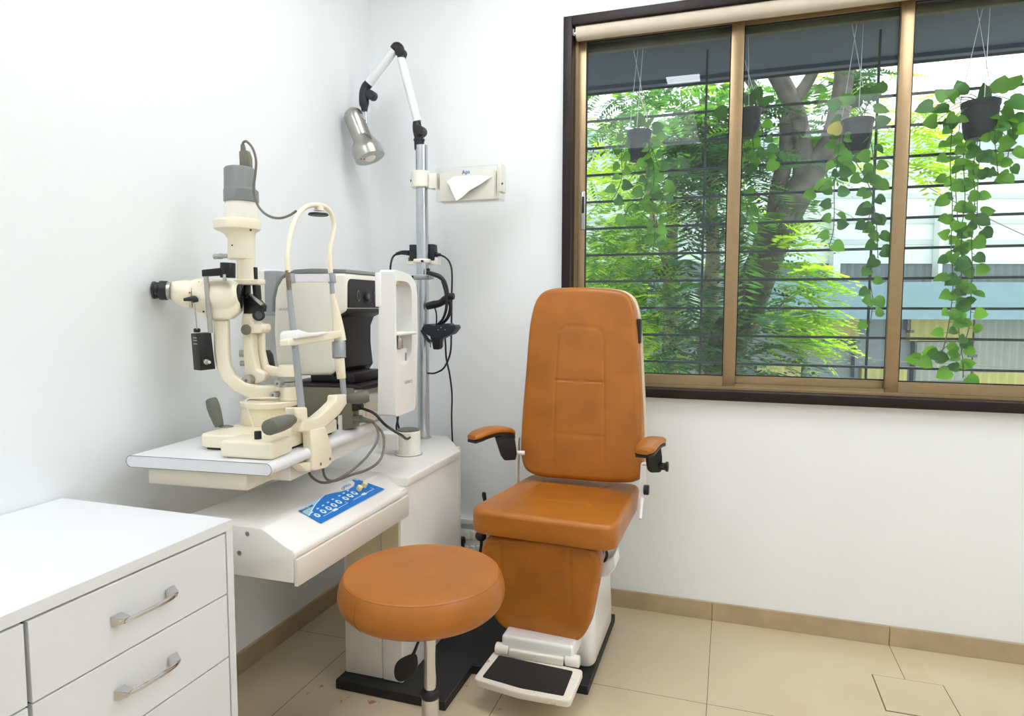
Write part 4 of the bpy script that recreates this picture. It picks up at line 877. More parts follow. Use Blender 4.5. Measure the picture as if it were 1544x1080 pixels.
# backrest
nb = V((0, 1, -.09)); BK = Plane(V((1.0, -.31, .60)), SX, V((SYn.x*.10, SYn.y*.10, 1)))
bo_px = [(812, 719), (792, 710), (785, 694), (783.5, 670), (786, 620), (791, 560), (796, 500), (801, 470), (808, 450), (820, 438), (840, 433.5), (880, 432.5), (920, 435), (940, 440), (951, 451), (957, 470), (960, 500), (963, 560), (966, 620), (967.5, 680), (967, 708), (960, 724), (944, 729), (900, 727), (850, 723)]
bo = [tuple(p) for p in catmull([V(BK.uv(*p)) for p in bo_px], 5, True)]
uvp = lambda L: [BK.uv(*p) for p in L]
sm = [uvp([(834, 700), (835, 655), (838, 574), (841, 510), (845, 498), (856, 493), (895, 493), (906, 498), (910, 510), (911, 580), (911, 660), (911, 700)]), uvp([(838, 573), (911, 577)]), uvp([(836, 653), (911, 659)])]
m = M(); pad(m, BK, bo, .062, .020, .012, .004, sm, .0024, .0036, N=260, K=64); bk = cp('backrest', m, LEATH)
m = M()
sh_ = [BK.w(u*1.012+.004, v*1.006-.0, .050) for u, v in [tuple(q) for q in resample(bo, 120)]]
c_ = sum(sh_, V())/120; m.rings([[q for q in sh_], [q+BK.n*.018 for q in sh_], [c_+(q-c_)*.96+BK.n*.030 for q in sh_]]); cp('backrest_shell', m, CREAM, lab='cream backrest shell')
seamline('piping', BK, bo, .004, .012)
m = M(); a = BK.p(962, 505, .03); m.box(a.x-.004, a.x+.010, a.y-.012, a.y+.03, a.z-.03, a.z+.055, .003); cp('side_rail_bracket', m, BLACKP)
# side bars carrying the back
for px, s_ in ((783, -1), (966, 1)):
    m = M()
    a = BK.p(px, 660, .03); b = BK.p(px-2 if s_ < 0 else px, 735, .03); m.prism([a+V((0, -.012, 0)), a+V((0, .014, 0)), b+V((0, .016, -.02)), b+V((0, -.016, -.02))], V((.006*s_, 0, 0)), .001, 1)
    m.tube([b+V((.01*s_, -.01, .01)), b+V((.012*s_, -.10, -.08))], .006, 8, 1); cp('side_bar', m, WHITEP)
q_ = Plane(V((0, -.345, 0)), V((1, 0, 0))); m = M(); pprism(m, q_, [(966, 700), (972, 698), (975, 742), (964, 780), (959, 780), (964, 738)], 0, .018, .001, 1); cp('hinge_plate', m, WHITEP)
a = AT(976, 739, y=-.345); m = M(); m.cyl(a+V((-.012, 0, 0)), a+V((.006, 0, 0)), .017, None, 24, .003); cp('recline_knob', m, BLACKP)
# armrests
def arm(s_, pts, brk, y0, y1):
    pl = Plane(V(AT(*pts[0], y=y0)), (AT(*pts[-1], y=y1)-AT(*pts[0], y=y0)))
    C = [AT(px, py, y=y0+(y1-y0)*k/(len(pts)-1)) for k, (px, py) in enumerate(pts)]
    d = (C[-1]-C[0]); d.z = 0; d.normalize(); w = V((d.y, -d.x, 0))
    m = M(); R = []; Cc = catmull(C, 5); n_ = len(Cc)
    for k, c in enumerate(Cc):
        e = min(k, n_-1-k); hw = .033 if e > 2 else .022+.0037*e; hh = .0115 if e > 1 else .0075+.002*e
        R.append([c+w*(hw*math.copysign(abs(math.cos(t))**.6, math.cos(t)))+V((0, 0, hh*math.copysign(abs(math.sin(t))**.7, math.sin(t)))) for t in [2*PI*i/20 for i in range(20)]])
    m.rings(R); o = cp('armrest', m, LEATH)
    m = M(); R = []
    for k, c in enumerate(Cc):
        e = min(k, n_-1-k); hw = .031 if e > 2 else .021+.0033*e; c = c-V((0, 0, .013))
        R.append([c+w*hw+V((0, 0, .004)), c-w*hw+V((0, 0, .004)), c-w*hw-V((0, 0, .005)), c+w*hw-V((0, 0, .005))])
    m.rings(R); obj('armrest_base', m, BLACKP, o)
    return o, w
aL, wL = arm(-1, [(711, 660), (727, 652.5), (745, 648), (762, 648), (771, 653)], None, -.50, -.335)
AP = Plane(V(AT(765, 670, y=-.37)), V((.75, .66, 0)))
m = M(); pprism(m, AP, [(748, 660), (768, 652), (776, 655), (780, 684), (778, 694), (762, 695), (757, 688)], -.009, .009, .004); obj('armrest_bracket', m, BLACKP, aL)
m = M(); a = AT(778, 683, y=-.33); m.cyl(a, a+V((.03, .01, 0)), .008, None, 16, .002); obj('armrest_pivot', m, WHITEP, aL)
aR, wR = arm(1, [(968, 682), (975, 675), (981, 668), (987, 664), (994, 663)], None, -.50, -.335)
AP2 = Plane(V(AT(986, 690, y=-.40)), V((.9, .43, 0)))
m = M(); pprism(m, AP2, [(975, 686), (984, 676), (996, 664), (999, 690), (999, 708), (996, 713), (982, 713.5), (978, 710)], -.010, .010, .004); obj('armrest_bracket', m, BLACKP, aR)
m = M(); a = AT(994, 703, y=-.40); m.cyl(a, a+V((.022, 0, 0)), .012, None, 20, .003); m.cyl(a+V((.02, 0, 0)), a+V((.030, 0, 0)), .0165, None, 22, .003); obj('armrest_knob', m, BLACKP, aR)
m = M(); a = AT(970, 700, y=-.37); m.cyl(a, AT(980, 700, y=-.385), .007); obj('armrest_pivot', m, WHITEP, aR)
# levers by the seat
a = AT(730, 749, y=-.44); m = M(); m.tube([a+V((0, 0, .014)), a, a+V((.012, 0, -.05)), a+V((.03, 0, -.11))], [.007, .0075, .0045, .004], 12, 4); cp('seat_lever', m, BLACKP)
a = AT(725, 806, y=-.52); m = M(); m.ball(a+V((0, 0, -.006)), (.020, .014, .018)); m.tube([a, a+V((.002, 0, -.03)), a+V((-.004, .005, -.065))], .0055, 10); m.tube([a, a+V((.05, .03, .04)), a+V((.09, .05, .05))], .006, 10); cp('height_lever', m, BLACKP)
# leg rest
LG = Plane(V((.95, -.655, .455)), SX, V((-.0, -.10, 1)))
lo_px = [(738, 812), (770, 813), (830, 818), (885, 827), (899, 836), (904, 850), (902, 872), (896, 905), (889, 940), (880, 960), (868, 970), (850, 970), (810, 963), (770, 954), (750, 942), (737, 915), (728, 870), (724, 835), (728, 818)]
lo = [tuple(p) for p in catmull([V(LG.uv(*p)) for p in lo_px], 5, True)]
lseam = [[LG.uv(758, 817), LG.uv(755, 826), LG.uv(757, 925), LG.uv(790, 934), LG.uv(850, 938)], [LG.uv(729, 829), LG.uv(740, 823), LG.uv(757, 821)], [LG.uv(860, 825), LG.uv(859, 834), LG.uv(884, 838), LG.uv(897, 852)], [LG.uv(859, 834), LG.uv(861, 930)]]
m = M(); pad(m, LG, lo, .060, .018, .012, .002, lseam, .0018, .0045, N=220, K=50); cp('leg_rest', m, LEATH)
m = M(); m.tube([(.88, -.60, .40), (.90, -.56, .30), (.92, -.54, .18)], .014, 12); m.tube([(1.02, -.60, .40), (1.02, -.56, .30), (1.01, -.54, .18)], .014, 12); cp('leg_rest_link', m, WHITEP)
# foot rest
m = M(); m.box(.835, 1.065, -.68, -.545, .112, .166, .010); cp('foot_rest_bracket', m, WHITEP)
m = M(); m.cyl((.815, -.672, .118), (.858, -.672, .118), .018, None, 20, .003); m.cyl((1.04, -.672, .118), (1.083, -.672, .118), .018, None, 20, .003); m.box(.862, 1.036, -.69, -.655, .104, .128, .004); cp('foot_rest_hinge', m, CREAM2)
FR = Plane(V((.952, -.675, .104)), SX, V((SYn.x, SYn.y, .10)))
if FR.n.z > 0: FR.n = -FR.n
fo = fillet([(-.150, -.150, .018), (0, -.162, .15), (.150, -.150, .018), (.146, -.002, .014), (-.146, -.002, .014)], 6)
m = M(); m.prism([FR.w(u, v, 0) for u, v in fo], FR.n*.022, .004, 3); cp('foot_plate', m, mat('worn_white_enamel', (238, 232, 218), .4, dirt=(150, 112, 74), ds=22, dth=.6))
fm = fillet([(-.126, -.134, .006), (0, -.143, .15), (.126, -.134, .006), (.120, -.022, .006), (-.120, -.022, .006)], 6)
m = M(); m.prism([FR.w(u, v, -.0025) for u, v in fm], FR.n*.003, 0); cp('foot_mat', m, RUBBER, lab='black rubber foot mat')
# ================================================================== STOOL
SC = V((.782, -1.125, 0)); SZ = .537
st = thing('round_stool', 'round stool with a thick orange tan leather seat on a chrome column', 'stool', SC)
m = M(); R_s = .2035
prs = [(.001, SZ-.090), (.16, SZ-.090), (.175, SZ-.089), (.188, SZ-.083), (.199, SZ-.070), (.2045, SZ-.054), (.2045, SZ-.040), (.200, SZ-.020), (.1935, SZ-.0065), (.189, SZ-.002), (.180, SZ), (.12, SZ+.002), (.001, SZ+.003)]
pp = catmull([V((a, b, 0)) for a, b in prs], 4); m.lathe([(max(p.x, .001), p.y) for p in pp], (SC.x, SC.y, 0), n=96); s_o = obj('stool_seat', m, LEATH, st)
m = M(); m.torus((SC.x, SC.y, SZ-.0045), (0, 0, 1), .1915, .0010, 96, 6); obj('piping', m, SEAM, s_o)
m = M(); ang = math.radians(-112); m.tube([(SC.x+math.cos(ang)*r_, SC.y+math.sin(ang)*r_, z_) for r_, z_ in ((.1945, SZ-.008), (.2003, SZ-.02), (.205, SZ-.040), (.205, SZ-.056), (.199, SZ-.071), (.188, SZ-.084))], .0007, 6); obj('side_seam', m, SEAM, s_o)
CB = (SC.x+.024, SC.y-.01)
m = M(); m.cyl((*CB, .20), (*CB, SZ-.075), .0148, None, 28); m.box(CB[0]-.07, CB[0]+.07, CB[1]-.07, CB[1]+.07, SZ-.09, SZ-.080, .003); obj('seat_column', m, CHROME, st)
m = M(); m.lathe([(.0215, 0), (.024, .004), (.024, .016), (.019, .022), (.016, .022)], (*CB, .222), n=32); obj('column_collar', m, BLACKP, st)
m = M(); m.cyl((*CB, .02), (*CB, .223), .0215, None, 32); obj('outer_tube', m, CHROME, st)
m = M(); m.lathe([(.001, .0), (.165, 0), (.168, .004), (.160, .012), (.06, .024), (.022, .03), (.001, .03)], (*CB, .0), n=64); m.v = [V((p.x, p.y-.05, p.z)) if 0 else p for p in m.v]; obj('stool_foot', m, CHROME, st)
LV = Plane(V((SC.x, SC.y+.03, 0)), V((1, 0, 0)))
m = M(); ptube(m, LV, [(636, 955, 2.2), (630, 970, 2.2), (624, 985, 2.6), (619, 993, 3)], 0, 12); lv = obj('height_lever', m, BLACKP, st)
m = M(); pprism(m, LV, [(p.x, p.y) for p in catmull([V((616, 989, 0)), V((625, 989, 0)), V((628, 998, 0)), V((627, 1012, 0)), V((617, 1023, 0)), V((604, 1029, 0)), V((595, 1023, 0)), V((594, 1008, 0)), V((600, 997, 0))], 4, True)], -.004, .006, .003, 3, .9); obj('lever_paddle', m, BLACKP, lv)
# ================================================================== OUTSIDE
rnd = random.Random(7)
def heart(size, fold=.25, droop=.2):
    o = [(0, 0), (.20, -.10), (.44, -.04), (.57, .20), (.54, .48), (.39, .76), (.17, .95), (0, 1.10)]
    vs = []; fs = []
    mid = [(0, t) for t in (0, .02, .10, .25, .48, .74, .95, 1.12)]
    def P(x, y): return V((x*size, y*size, -abs(x)*size*-fold*1 - droop*size*(y*y)*.5))
    for (x, y), (mx, my) in zip(o, mid): vs += [P(mx, my), P(x, y), P(-x, y)]
    for i in range(7):
        a = 3*i; b = 3*(i+1); fs += [(a, a+1, b+1, b), (a, b, b+2, a+2)]
    return vs, fs
def orient(pos, direction, up, roll=0):
    y = V(direction).normalized(); z = V(up); z = (z-y*z.dot(y)); z = z.normalized() if z.length > 1e-4 else V((0, 0, 1)); x = y.cross(z)
    return Matrix.Translation(pos) @ Matrix((x, y, z)).transposed().to_4x4() @ Matrix.Rotation(roll, 4, 'Y')
def addleaf(m, pos, d, up, size, roll=0):
    vs, fs = heart(size, rnd.uniform(.1, .4), rnd.uniform(0, .6)); X = orient(pos, d, up, roll); m.add([X @ v for v in vs], fs)
PP = .168
def planter(name, px, pyt, pyb, hw, label, strands, crown, hook, yellow=()):
    pl = Plane(V((0, PP, 0)), V((1, 0, 0))); ct = pl.p(px, pyt); cb = pl.p(px, pyb); r = R_(pl, px, pyt, hw)
    t = thing(name, label, 'hanging plant', cb, 'hanging pothos planters outside the window')
    h = ct.z-cb.z; m = M(); R = []
    for rr_, hh in ((.001, 0), (r*.70, 0), (r*.80, .08*h), (r*.90, .35*h), (r*.97, .8*h), (r*.98, .86*h), (r*1.03, .88*h), (r*1.03, h), (r*.97, h), (r*.94, .9*h), (.001, .88*h)):
        R.append([cb+V((math.cos(2*PI*i/64)*rr_*(1-(.035 if i % 2 and .1*h < hh < .86*h else 0)), math.sin(2*PI*i/64)*rr_*(1-(.035 if i % 2 and .1*h < hh < .86*h else 0)), hh)) for i in range(64)])
    m.rings(R); p = obj('pot', m, POT, t, smooth=60)
    m = M(); m.lathe([(.001, 0), (r*.95, .002), (.001, .006)], cb+V((0, 0, h*.90)), n=24); obj('soil', m, SOIL, t)
    hk = pl.p(*hook); hk.z = 2.225; m = M()
    for k in range(3): a = 2*PI*k/3+.5; m.tube([ct+V((math.cos(a)*r, math.sin(a)*r, 0)), V((hk.x+.02*(k-1), hk.y, 2.225))], .0013, 5, 1)
    obj('hanger_cord', m, CORD, t)
    m = M(); m.tube([(hk.x, hk.y, 2.25), (hk.x, hk.y, 2.235), (hk.x+.012, hk.y, 2.226), (hk.x, hk.y, 2.218), (hk.x-.012, hk.y, 2.224)], .003, 8); obj('hook', m, STEEL, t)
    mv = M(); ml = M(); md = M(); my = M()
    for s_ in strands:
        P = [pl.p(x, y, dd) for x, y, dd in s_]; C = catmull(P, 8); mv.tube(C, .0016, 5, 1)
        L = 0; nxt = rnd.uniform(.01, .03); side = 1
        for a, b in zip(C, C[1:]):
            L += (b-a).length
            if L > nxt:
                nxt = L+rnd.uniform(.018, .034); side = -side
                az = rnd.uniform(-.9, .9); d = V((side*math.cos(az), -math.sin(az)*.6-.25, rnd.uniform(-.9, .05))); sz = rnd.uniform(.028, .046)
                st_ = b+d.normalized()*.014; mv.tube([b, st_], .0009, 4, 1)
                addleaf(ml if rnd.random() < .7 else md, st_, d, V((rnd.uniform(-.3, .3), -1, rnd.uniform(-.1, .6))), sz, rnd.uniform(-.5, .5))
    for x, y, dd, sz, dx, dz in crown:
        q = pl.p(x, y, dd); base = ct+V((rnd.uniform(-.6, .6)*r, rnd.uniform(-.6, .6)*r, -.004)); mv.tube([base, (base+q)/2+V((0, 0, .015)), q], .0014, 5, 4)
        addleaf(md if rnd.random() < .6 else ml, q, V((dx, rnd.uniform(-.4, .2), dz)), V((rnd.uniform(-.4, .4), -1, .4)), sz, rnd.uniform(-.5, .5))
    for x, y, sz in yellow: addleaf(my, pl.p(x, y, -.055), V((.3, 0, .8)), V((0, -1, .1)), sz)
    obj('vine', mv, VINE, t); obj('foliage', ml, LEAF, t, smooth=80); obj('foliage', md, LEAFD, t, smooth=80, label='darker green leaves')
    if yellow: obj('foliage', my, LEAFY, t, smooth=80, label='yellow leaf')
    return t
def crownset(cx, cy, w, hgt, n, s0=.03, s1=.048):
    return [(cx+rnd.uniform(-w, w), cy-rnd.uniform(-6, hgt), rnd.uniform(-.05, .05), rnd.uniform(s0, s1), rnd.uniform(-1, 1), rnd.uniform(-.4, .8)) for _ in range(n)]
c4 = [(1430, 165, -.03, .05, -1, .0), (1412, 182, -.03, .046, -.9, -.2), (1406, 160, -.02, .05, -1, -.1), (1449, 143, 0, .048, -.2, .9), (1506, 140, -.02, .055, .2, .9), (1519, 135, 0, .06, .6, .8), (1522, 150, -.03, .06, .4, -.3), (1512, 165, -.02, .05, .6, -.4), (1527, 178, 0, .05, .5, -.6), (1438, 180, -.05, .045, -.4, -.8), (1480, 150, -.02, .05, .1, .8), (1425, 150, 0, .045, -.5, .6), (1440, 150, -.05, .045, -.3, .2), (1524, 195, 0, .045, .3, -.8), (1507, 180, -.04, .04, .6, -.3), (1500, 198, -.04, .04, .2, -.9), (1516, 205, 0, .035, .3, -.5)]
planter('hanging_planter', 1476, 154, 210, 25, 'rightmost hanging black pot with the longest trailing vines, outside the window',
    [[(1452, 165, -.05), (1438, 180, -.06), (1434, 215, -.05), (1433, 260, -.04), (1436, 310, -.03), (1434, 370, -.03), (1437, 430, -.03), (1432, 480, -.03), (1424, 520, -.03), (1415, 540, -.03)],
     [(1458, 205, -.05), (1453, 240, -.04), (1455, 300, -.04), (1450, 350, -.03), (1450, 400, -.03), (1449, 460, -.03), (1446, 500, -.03), (1452, 545, -.03), (1452, 570, -.02)],
     [(1476, 205, -.05), (1468, 250, -.04), (1470, 300, -.03), (1465, 350, -.03), (1466, 400, -.03), (1464, 450, -.03), (1462, 490, -.03), (1450, 530, -.03), (1436, 558, -.02)],
     [(1500, 160, -.03), (1500, 205, -.04), (1503, 240, -.03), (1506, 262, -.03), (1518, 262, -.03)],
     [(1478, 206, -.02), (1476, 250, 0), (1474, 290, .01), (1474, 330, .01), (1478, 345, .01)],
     [(1449, 170, .02), (1444, 220, .02), (1441, 280, .02), (1444, 340, .01), (1440, 390, .01)],
     [(1430, 520, -.03), (1410, 535, -.03), (1390, 538, -.03), (1378, 540, -.03)],
     [(1498, 160, -.03), (1520, 180, -.02), (1528, 205, -.02), (1520, 235, -.02), (1527, 262, -.02)]], c4, (1483, 5))
c3 = [(1262, 165, -.03, .045, -.5, .5), (1300, 150, -.02, .05, .3, .9), (1318, 165, 0, .05, .9, -.1), (1280, 158, -.03, .05, -.3, .7), (1322, 185, -.02, .045, .8, .2), (1268, 178, -.04, .04, -.6, -.2), (1312, 150, 0, .048, .2, 1), (1290, 160, .03, .045, 0, .7), (1325, 140, 0, .045, .3, 1)]
planter('hanging_planter', 1291, 181, 230, 22, 'hanging black pot with one yellow leaf, behind the middle window sash',
    [[(1272, 185, -.04), (1266, 215, -.04), (1262, 250, -.03), (1258, 280, -.03), (1258, 320, -.03), (1256, 350, -.03), (1250, 372, -.03)],
     [(1275, 205, -.04), (1285, 235, -.03), (1300, 260, -.03), (1312, 285, -.03), (1318, 310, -.02), (1322, 345, -.02), (1324, 390, -.02)],
     [(1308, 190, -.03), (1316, 230, -.03), (1318, 270, -.02), (1316, 300, -.02), (1310, 330, -.02), (1306, 350, -.02)],
     [(1315, 390, -.02), (1312, 420, -.02), (1316, 455, -.01), (1312, 488, -.01)],
     [(1280, 225, 0), (1270, 250, .01), (1255, 275, .01), (1240, 280, .01), (1232, 290, .02)]], c3, (1293, 30), [(1256, 202, .045)])
planter('hanging_planter', 1129, 165, 208, 17, 'hanging pot half hidden behind the stile between the first two sashes',
    [[(1140, 170, -.02), (1148, 190, -.02), (1152, 215, -.02), (1150, 240, -.02)], [(1120, 205, -.03), (1125, 240, -.02), (1122, 280, -.02), (1127, 320, -.02), (1124, 345, -.02)], [(1135, 205, -.03), (1140, 235, -.02), (1165, 225, -.02), (1175, 240, -.02)]],
    [(1150, 160, -.02, .05, .6, .6), (1120, 155, 0, .05, -.4, .8), (1095, 170, -.02, .05, -1, -.1), (1140, 150, 0, .045, .3, .9), (1130, 158, -.03, .04, 0, .9)], (1120, 50))
planter('hanging_planter', 963, 198, 243, 18, 'leftmost hanging pot, in front of the pale foliage by the window latch',
    [[(950, 200, -.03), (940, 215, -.03), (937, 240, -.03), (938, 265, -.03), (930, 290, -.03), (922, 302, -.03)],
     [(972, 205, -.03), (984, 230, -.02), (986, 270, -.02), (984, 310, -.02), (988, 350, -.02), (984, 380, -.02)],
     [(975, 235, -.03), (978, 260, -.02), (972, 290, -.02), (960, 305, -.02), (948, 312, -.02), (942, 330, -.02)],
     [(980, 215, -.03), (992, 250, -.02), (1000, 290, -.02), (990, 330, -.02), (992, 365, -.02)]],
    [(975, 192, -.02, .045, .5, .6), (985, 195, 0, .045, .8, .1), (964, 190, 0, .05, 0, .9), (982, 210, -.03, .04, .7, -.4), (990, 205, 0, .04, .8, -.2)], (962, 80))
# ------------------------------------------------------------------ trees
def frond(m, pos, d, L, rnd, nl=12):
    """one feathery branchlet: drooping rachis with paired narrow leaflets"""
    d = V(d).normalized(); side = d.cross(V((0, 0, 1))); side = side.normalized() if side.length > .01 else V((1, 0, 0)); up = side.cross(d)
    for k in range(nl):
        t = (k+.6)/nl; c = V(pos)+d*L*t-V((0, 0, L*.45*t*t))+up*0; w = L*.34*math.sin(PI*min(1, .18+t*.86))+.008; h = L/nl*.42
        for s_ in (-1, 1):
            o = side*s_; tip = c+o*w+d*w*.35-V((0, 0, w*.25*rnd.random())); mid = (c+tip)/2
            m.add([c, mid+d*h, tip, mid-d*h], [(0, 1, 2, 3)])
def tree(name, label, trunks, regions, seed, bark=BARK):
    r = random.Random(seed); allp = []
    t = thing(name, label, 'tree', (trunks[0][0][0], trunks[0][0][1], -3), 'trees outside the window')
    m = M()
    for tr_ in trunks: m.tube([p[:3] for p in tr_], [p[3]*.86 for p in tr_], 14, 6)
    obj('trunk', m, bark, t, smooth=80)
    for mt, polys, lab in regions:
        m = M()
        for (x0, y0, x1, y1, n, d0, d1, L0, L1, dx) in polys:
            for _ in range(int(n*1.9)):
                y = r.uniform(d0, d1); q = AT(r.uniform(x0, x1), r.uniform(y0, y1), y=y); a = r.uniform(-1, 1)
                frond(m, q, V((dx+r.uniform(-1, 1), r.uniform(-.5, .5), r.uniform(-.35, .5))), r.uniform(L0, L1), r, 12)
        obj('foliage', m, mt, t, smooth=180, label=lab)
    return t
def tp_(px, py, y, rp): p = AT(px, py, y=y); return (p.x, p.y, p.z, rp*depth(p)/FPX)
Y = 3.8
tree('feathery_tree', 'large feathery leaved tree with thick grey forked trunk, behind the middle window sash',
    [[(*AT(1085, 600, y=Y).xy, -3, .30), tp_(1090, 580, Y, 34), tp_(1118, 480, Y, 34), tp_(1150, 400, Y, 30), tp_(1185, 325, Y, 27), tp_(1222, 262, Y, 24), tp_(1252, 215, Y, 20), tp_(1268, 150, Y, 17), tp_(1276, 60, Y, 15), tp_(1280, -120, Y, 12)],
     [tp_(1190, 320, Y, 20), tp_(1212, 270, Y, 20), tp_(1208, 220, Y, 18), tp_(1196, 160, Y, 16), tp_(1160, 90, Y, 15), tp_(1120, 0, Y, 12)],
     [tp_(1140, 420, Y, 16), tp_(1165, 340, Y, 15), tp_(1172, 290, Y, 14), tp_(1186, 230, Y, 14), tp_(1190, 170, Y, 12), tp_(1220, 120, Y, 10), tp_(1250, 60, Y, 7)],
     [tp_(1150, 170, Y, 9), tp_(1135, 130, Y, 7), tp_(1110, 100, Y, 5)],
     [tp_(1150, 330, Y-.3, 3), tp_(1130, 400, Y-.3, 5), tp_(1100, 520, Y-.3, 6)]],
    [(FRONDM, [(1110, 120, 1250, 330, 46, 3.9, 5, .25, .5, 0), (1000, 130, 1140, 300, 42, 3.2, 4.6, .3, .55, .2), (1115, 300, 1160, 560, 22, 3.2, 3.7, .3, .5, .3)], None),
     (FROND, [(1150, 395, 1225, 470, 22, 3.2, 3.7, .35, .55, 1.2), (1130, 470, 1215, 530, 30, 3.0, 3.6, .35, .55, 1.0), (1240, 110, 1345, 250, 28, 4.2, 5.2, .25, .5, .2), (1370, 150, 1400, 270, 22, 4.2, 5.0, .3, .55, .8), (1150, 330, 1200, 400, 10, 3.2, 3.7, .3, .45, 1)], 'fronds coloured yellow green as if sunlit'),
     (FRONDD, [(1060, 150, 1180, 290, 40, 3.3, 4.2, .3, .5, 0), (1110, 500, 1180, 570, 16, 2.6, 3.3, .3, .5, .6), (1250, 70, 1340, 130, 16, 3.8, 4.8, .25, .45, 0)], 'fronds coloured deep green as if in shade')], 11)
tree('feathery_tree', 'dense green tree with drooping feathery branches, behind the left window sash',
    [[(*AT(1010, 600, y=4.6).xy, -3, .16), tp_(1012, 560, 4.6, 12), tp_(1010, 470, 4.6, 11), tp_(1004, 400, 4.6, 7), tp_(985, 330, 4.6, 5), tp_(970, 260, 4.6, 4)],
     [(*AT(1065, 600, y=4.2).xy, -3, .25), tp_(1066, 560, 4.2, 20), tp_(1070, 470, 4.2, 17), tp_(1075, 380, 4.2, 12), tp_(1070, 260, 4.2, 9), tp_(1060, 150, 4.2, 7)],
     [tp_(940, 60, 3.0, 1.2), tp_(960, 130, 3.0, 1.2), tp_(985, 200, 3.0, 1.2)]],
    [(FRONDM, [(890, 120, 1090, 330, 62, 3.4, 5.4, .25, .5, 0), (880, 330, 1000, 450, 60, 3.6, 5.2, .25, .5, 0), (960, 430, 1090, 570, 60, 3.4, 4.6, .25, .5, 0)], None),
     (FROND, [(890, 190, 1000, 430, 70, 3.6, 5.6, .25, .5, 0), (890, 330, 1010, 480, 50, 3.4, 4.4, .25, .45, 0), (960, 470, 1000, 560, 16, 3.2, 4, .2, .4, 0)], 'fronds coloured yellow green as if sunlit'),
     (FRONDD, [(1010, 180, 1095, 430, 60, 3.2, 4.6, .3, .5, 0), (1000, 430, 1095, 560, 50, 2.8, 4, .3, .5, .2), (890, 110, 960, 180, 14, 3.5, 5, .2, .4, 0)], 'fronds coloured deep green as if in shade')], 23, BARKL)
def shrubs(name, label, x0, y0, x1, y1, y, n, seed):
    r = random.Random(seed); q = AT((x0+x1)/2, y1, y=y); t = thing(name, label, 'tree', (q.x, q.y, -3), 'trees outside the window')
    m = M(); m.tube([(q.x, q.y, -3), (q.x, q.y, 0), AT((x0+x1)/2, (y0+y1)/2, y=y)], [.16, .12, .05], 10, 4); obj('trunk', m, BARK, t)
    for mt, f_ in ((FRONDM, .45), (FROND, .35), (FRONDD, .2)):
        m = M()
        for _ in range(int(n*f_)): frond(m, AT(r.uniform(x0, x1), r.uniform(y0, y1), y=y+r.uniform(-.5, .5)), V((r.uniform(-1, 1), r.uniform(-.6, .6), r.uniform(-.3, .6))), r.uniform(.4, .8), r, 9)
        obj('foliage', m, mt, t, smooth=180)
shrubs('leafy_tree', 'lower background tree filling the gap at the left end of the window', 860, 300, 1050, 580, 5.9, 110, 5)
shrubs('leafy_tree', 'background tree crown high behind the left window sash', 900, 100, 1130, 330, 6.1, 80, 6)
# ------------------------------------------------------------------ neighbouring building
fh = V((-math.sin(YAW), math.cos(YAW), 0)); BL = Plane(CAM+fh*10.6, V((math.cos(YAW), math.sin(YAW), 0)))
bd = thing('neighbouring_building', 'pale industrial building with corrugated yellow and grey panels across the yard', 'building', BL.w(0, 0)-V((0, 0, CAM.z+3)))
def bp(name, rects, o0, o1, mt, lab=None, corr=None):
    m = M()
    for (x0, y0, x1, y1) in rects:
        a = BL.p(x0, y1, o0); b = BL.p(x1, y0, o0); ua = (a-BL.O).dot(BL.e1); ub = (b-BL.O).dot(BL.e1)
        if corr:
            n_ = max(2, int((ub-ua)/corr*2)); P = []
            for i in range(n_+1): P.append((ua+(ub-ua)*i/n_, o0-(corr*.22 if i % 2 else 0)))
            prof_ = P+[(ub, o1), (ua, o1)]
            m.prism([BL.O+BL.e1*u+BL.n*h+V((0, 0, a.z-BL.O.z)) for u, h in prof_], (0, 0, b.z-a.z), 0)
        else:
            m.prism([BL.O+BL.e1*u+BL.n*o0+V((0, 0, z-BL.O.z)) for u, z in ((ua, a.z), (ub, a.z), (ub, b.z), (ua, b.z))], BL.n*(o1-o0), 0)
    return obj(name, m, mt, bd, label=lab, smooth=20)
YEL = mat('yellow_corrugated_sheet', (158, 156, 96), .6, var=.05); GRC = mat('grey_corrugated_sheet', (132, 140, 134), .6, var=.05); GRB = mat('grey_render_block', (116, 126, 130), .8, var=.06, vs=2); GRD = mat('grey_joint', (84, 94, 100), .8)
AWN = mat('pale_blue_awning', (112, 142, 152), .6, var=.03); GRS = mat('grey_ribbed_band', (108, 120, 120), .6)
bp('wall', [(-900, 198, 1700, 392)], 0, .3, EXTW); bp('wall_course', [(-900, y_, 1700, y_+1.2) for y_ in (232, 262, 292, 330, 362)], -.02, 0, mat('siding_joint', (180, 190, 188), .7)); bp('parapet', [(-900, 204, 1700, 224)], -.1, 0, mat('parapet_band', (172, 186, 190), .7))
bp('pilaster', [(1256, 330, 1270, 418), (1414, 300, 1426, 426)], -.18, -.02, EXTW)
bp('ribbed_band', [(-900, 390, 1700, 450)], .05, .3, GRS, None, .14)
bp('awning', [(-900, 426, 1700, 476)], -.7, -.2, AWN, 'pale blue awning')
bp('ground_floor_wall', [(-900, 470, 1700, 900)], .1, .4, GRB)
bp('corrugated_panel', [(1200, 470, 1297, 512), (1372, 474, 1466, 514)], .0, .1, YEL, 'yellow corrugated panel', .14)
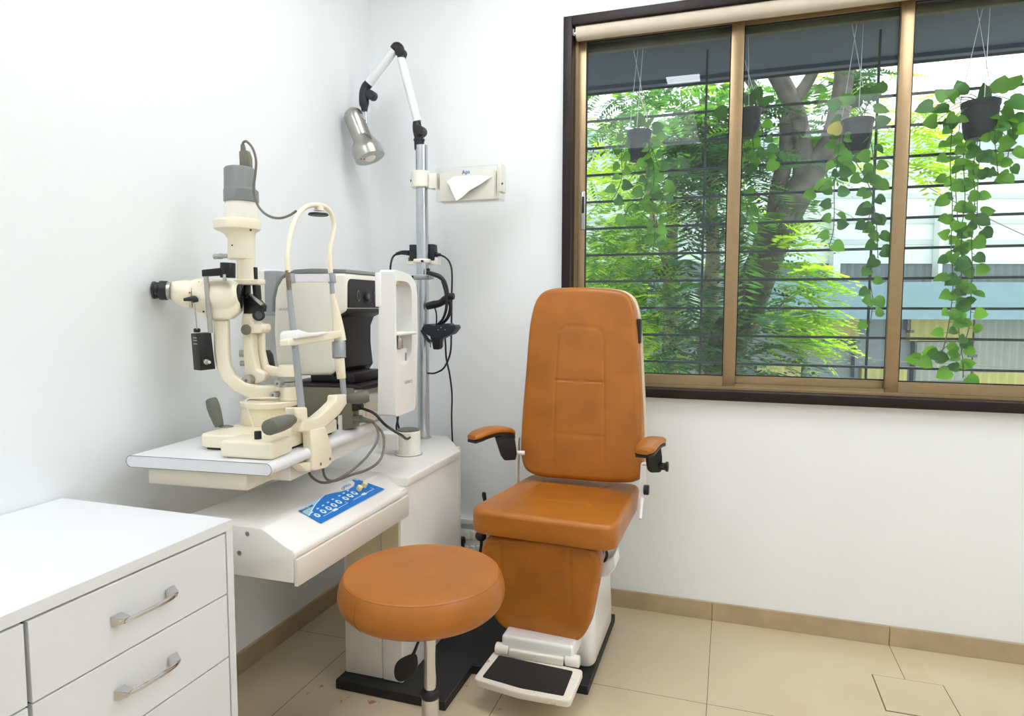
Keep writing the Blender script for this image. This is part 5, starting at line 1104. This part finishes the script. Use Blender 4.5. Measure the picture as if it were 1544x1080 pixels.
bp('corrugated_panel', [(1140, 549, 1207, 600), (1298, 556, 1368, 600), (1466, 562, 1700, 600)], .0, .1, YEL, 'yellow corrugated panel', .14)
bp('corrugated_panel', [(1380, 516, 1466, 574), (1466, 480, 1700, 561)], .02, .1, GRC, 'grey corrugated panel', .12)
bp('wall_joint', [(1208, 532, 1218, 600), (1216, 514, 1297, 517), (1296, 470, 1299, 500), (1288, 496, 1298, 500), (1288, 498, 1291, 570), (1368, 470, 1373, 498), (1372, 498, 1382, 502), (1378, 500, 1381, 600), (1466, 478, 1469, 535), (1460, 535, 1474, 539)], -.02, .1, GRD)
m = M(); m.tube([AT(1180, 505, y=6.5), AT(1300, 540, y=6.5), AT(1420, 548, y=6.5), AT(1600, 560, y=6.5)], .006, 6); single('overhead_wire', m, CABLEG, 'thin grey wire sagging low in front of the neighbouring building', 'wire')
m = M(); m.tube([AT(1345, 250, y=6.5), AT(1450, 310, y=6.5), AT(1600, 380, y=6.5)], .006, 6); single('overhead_wire', m, CABLEG, 'thin grey wire slanting down behind the rightmost hanging plant', 'wire')
m = M(); m.box(-25, 35, .12, 45, -3.1, -3); struct('floor_yard', m, mat('yard_ground', (170, 168, 156), .9, var=.1))
# ================================================================== LIGHT
w = bpy.data.worlds.new('sky'); S.world = w; w.use_nodes = True; bgn = w.node_tree.nodes['Background']
bgn.inputs[0].default_value = (.93, .975, 1, 1); bgn.inputs[1].default_value = 2.0
sd = bpy.data.lights.new('sun', 'SUN'); sd.energy = 6; sd.angle = .03; sd.color = (1, .95, .85); so_ = bpy.data.objects.new('sun', sd); COL.objects.link(so_)
so_.rotation_euler = V((-.45, -.30, -1)).to_track_quat('-Z', 'Y').to_euler()
S.view_settings.view_transform = 'Standard'; S.view_settings.look = 'None'; S.view_settings.gamma = 1; S.view_settings.exposure = .27
try: S.view_settings.use_curve_mapping = False
except Exception: pass
S.cycles.max_bounces = 10; S.cycles.transparent_max_bounces = 24; S.cycles.diffuse_bounces = 6
S.cycles.caustics_reflective = False; S.cycles.caustics_refractive = False; S.cycles.sample_clamp_indirect = 6
for o in S.objects:
    if 'base' in o: del o['base']
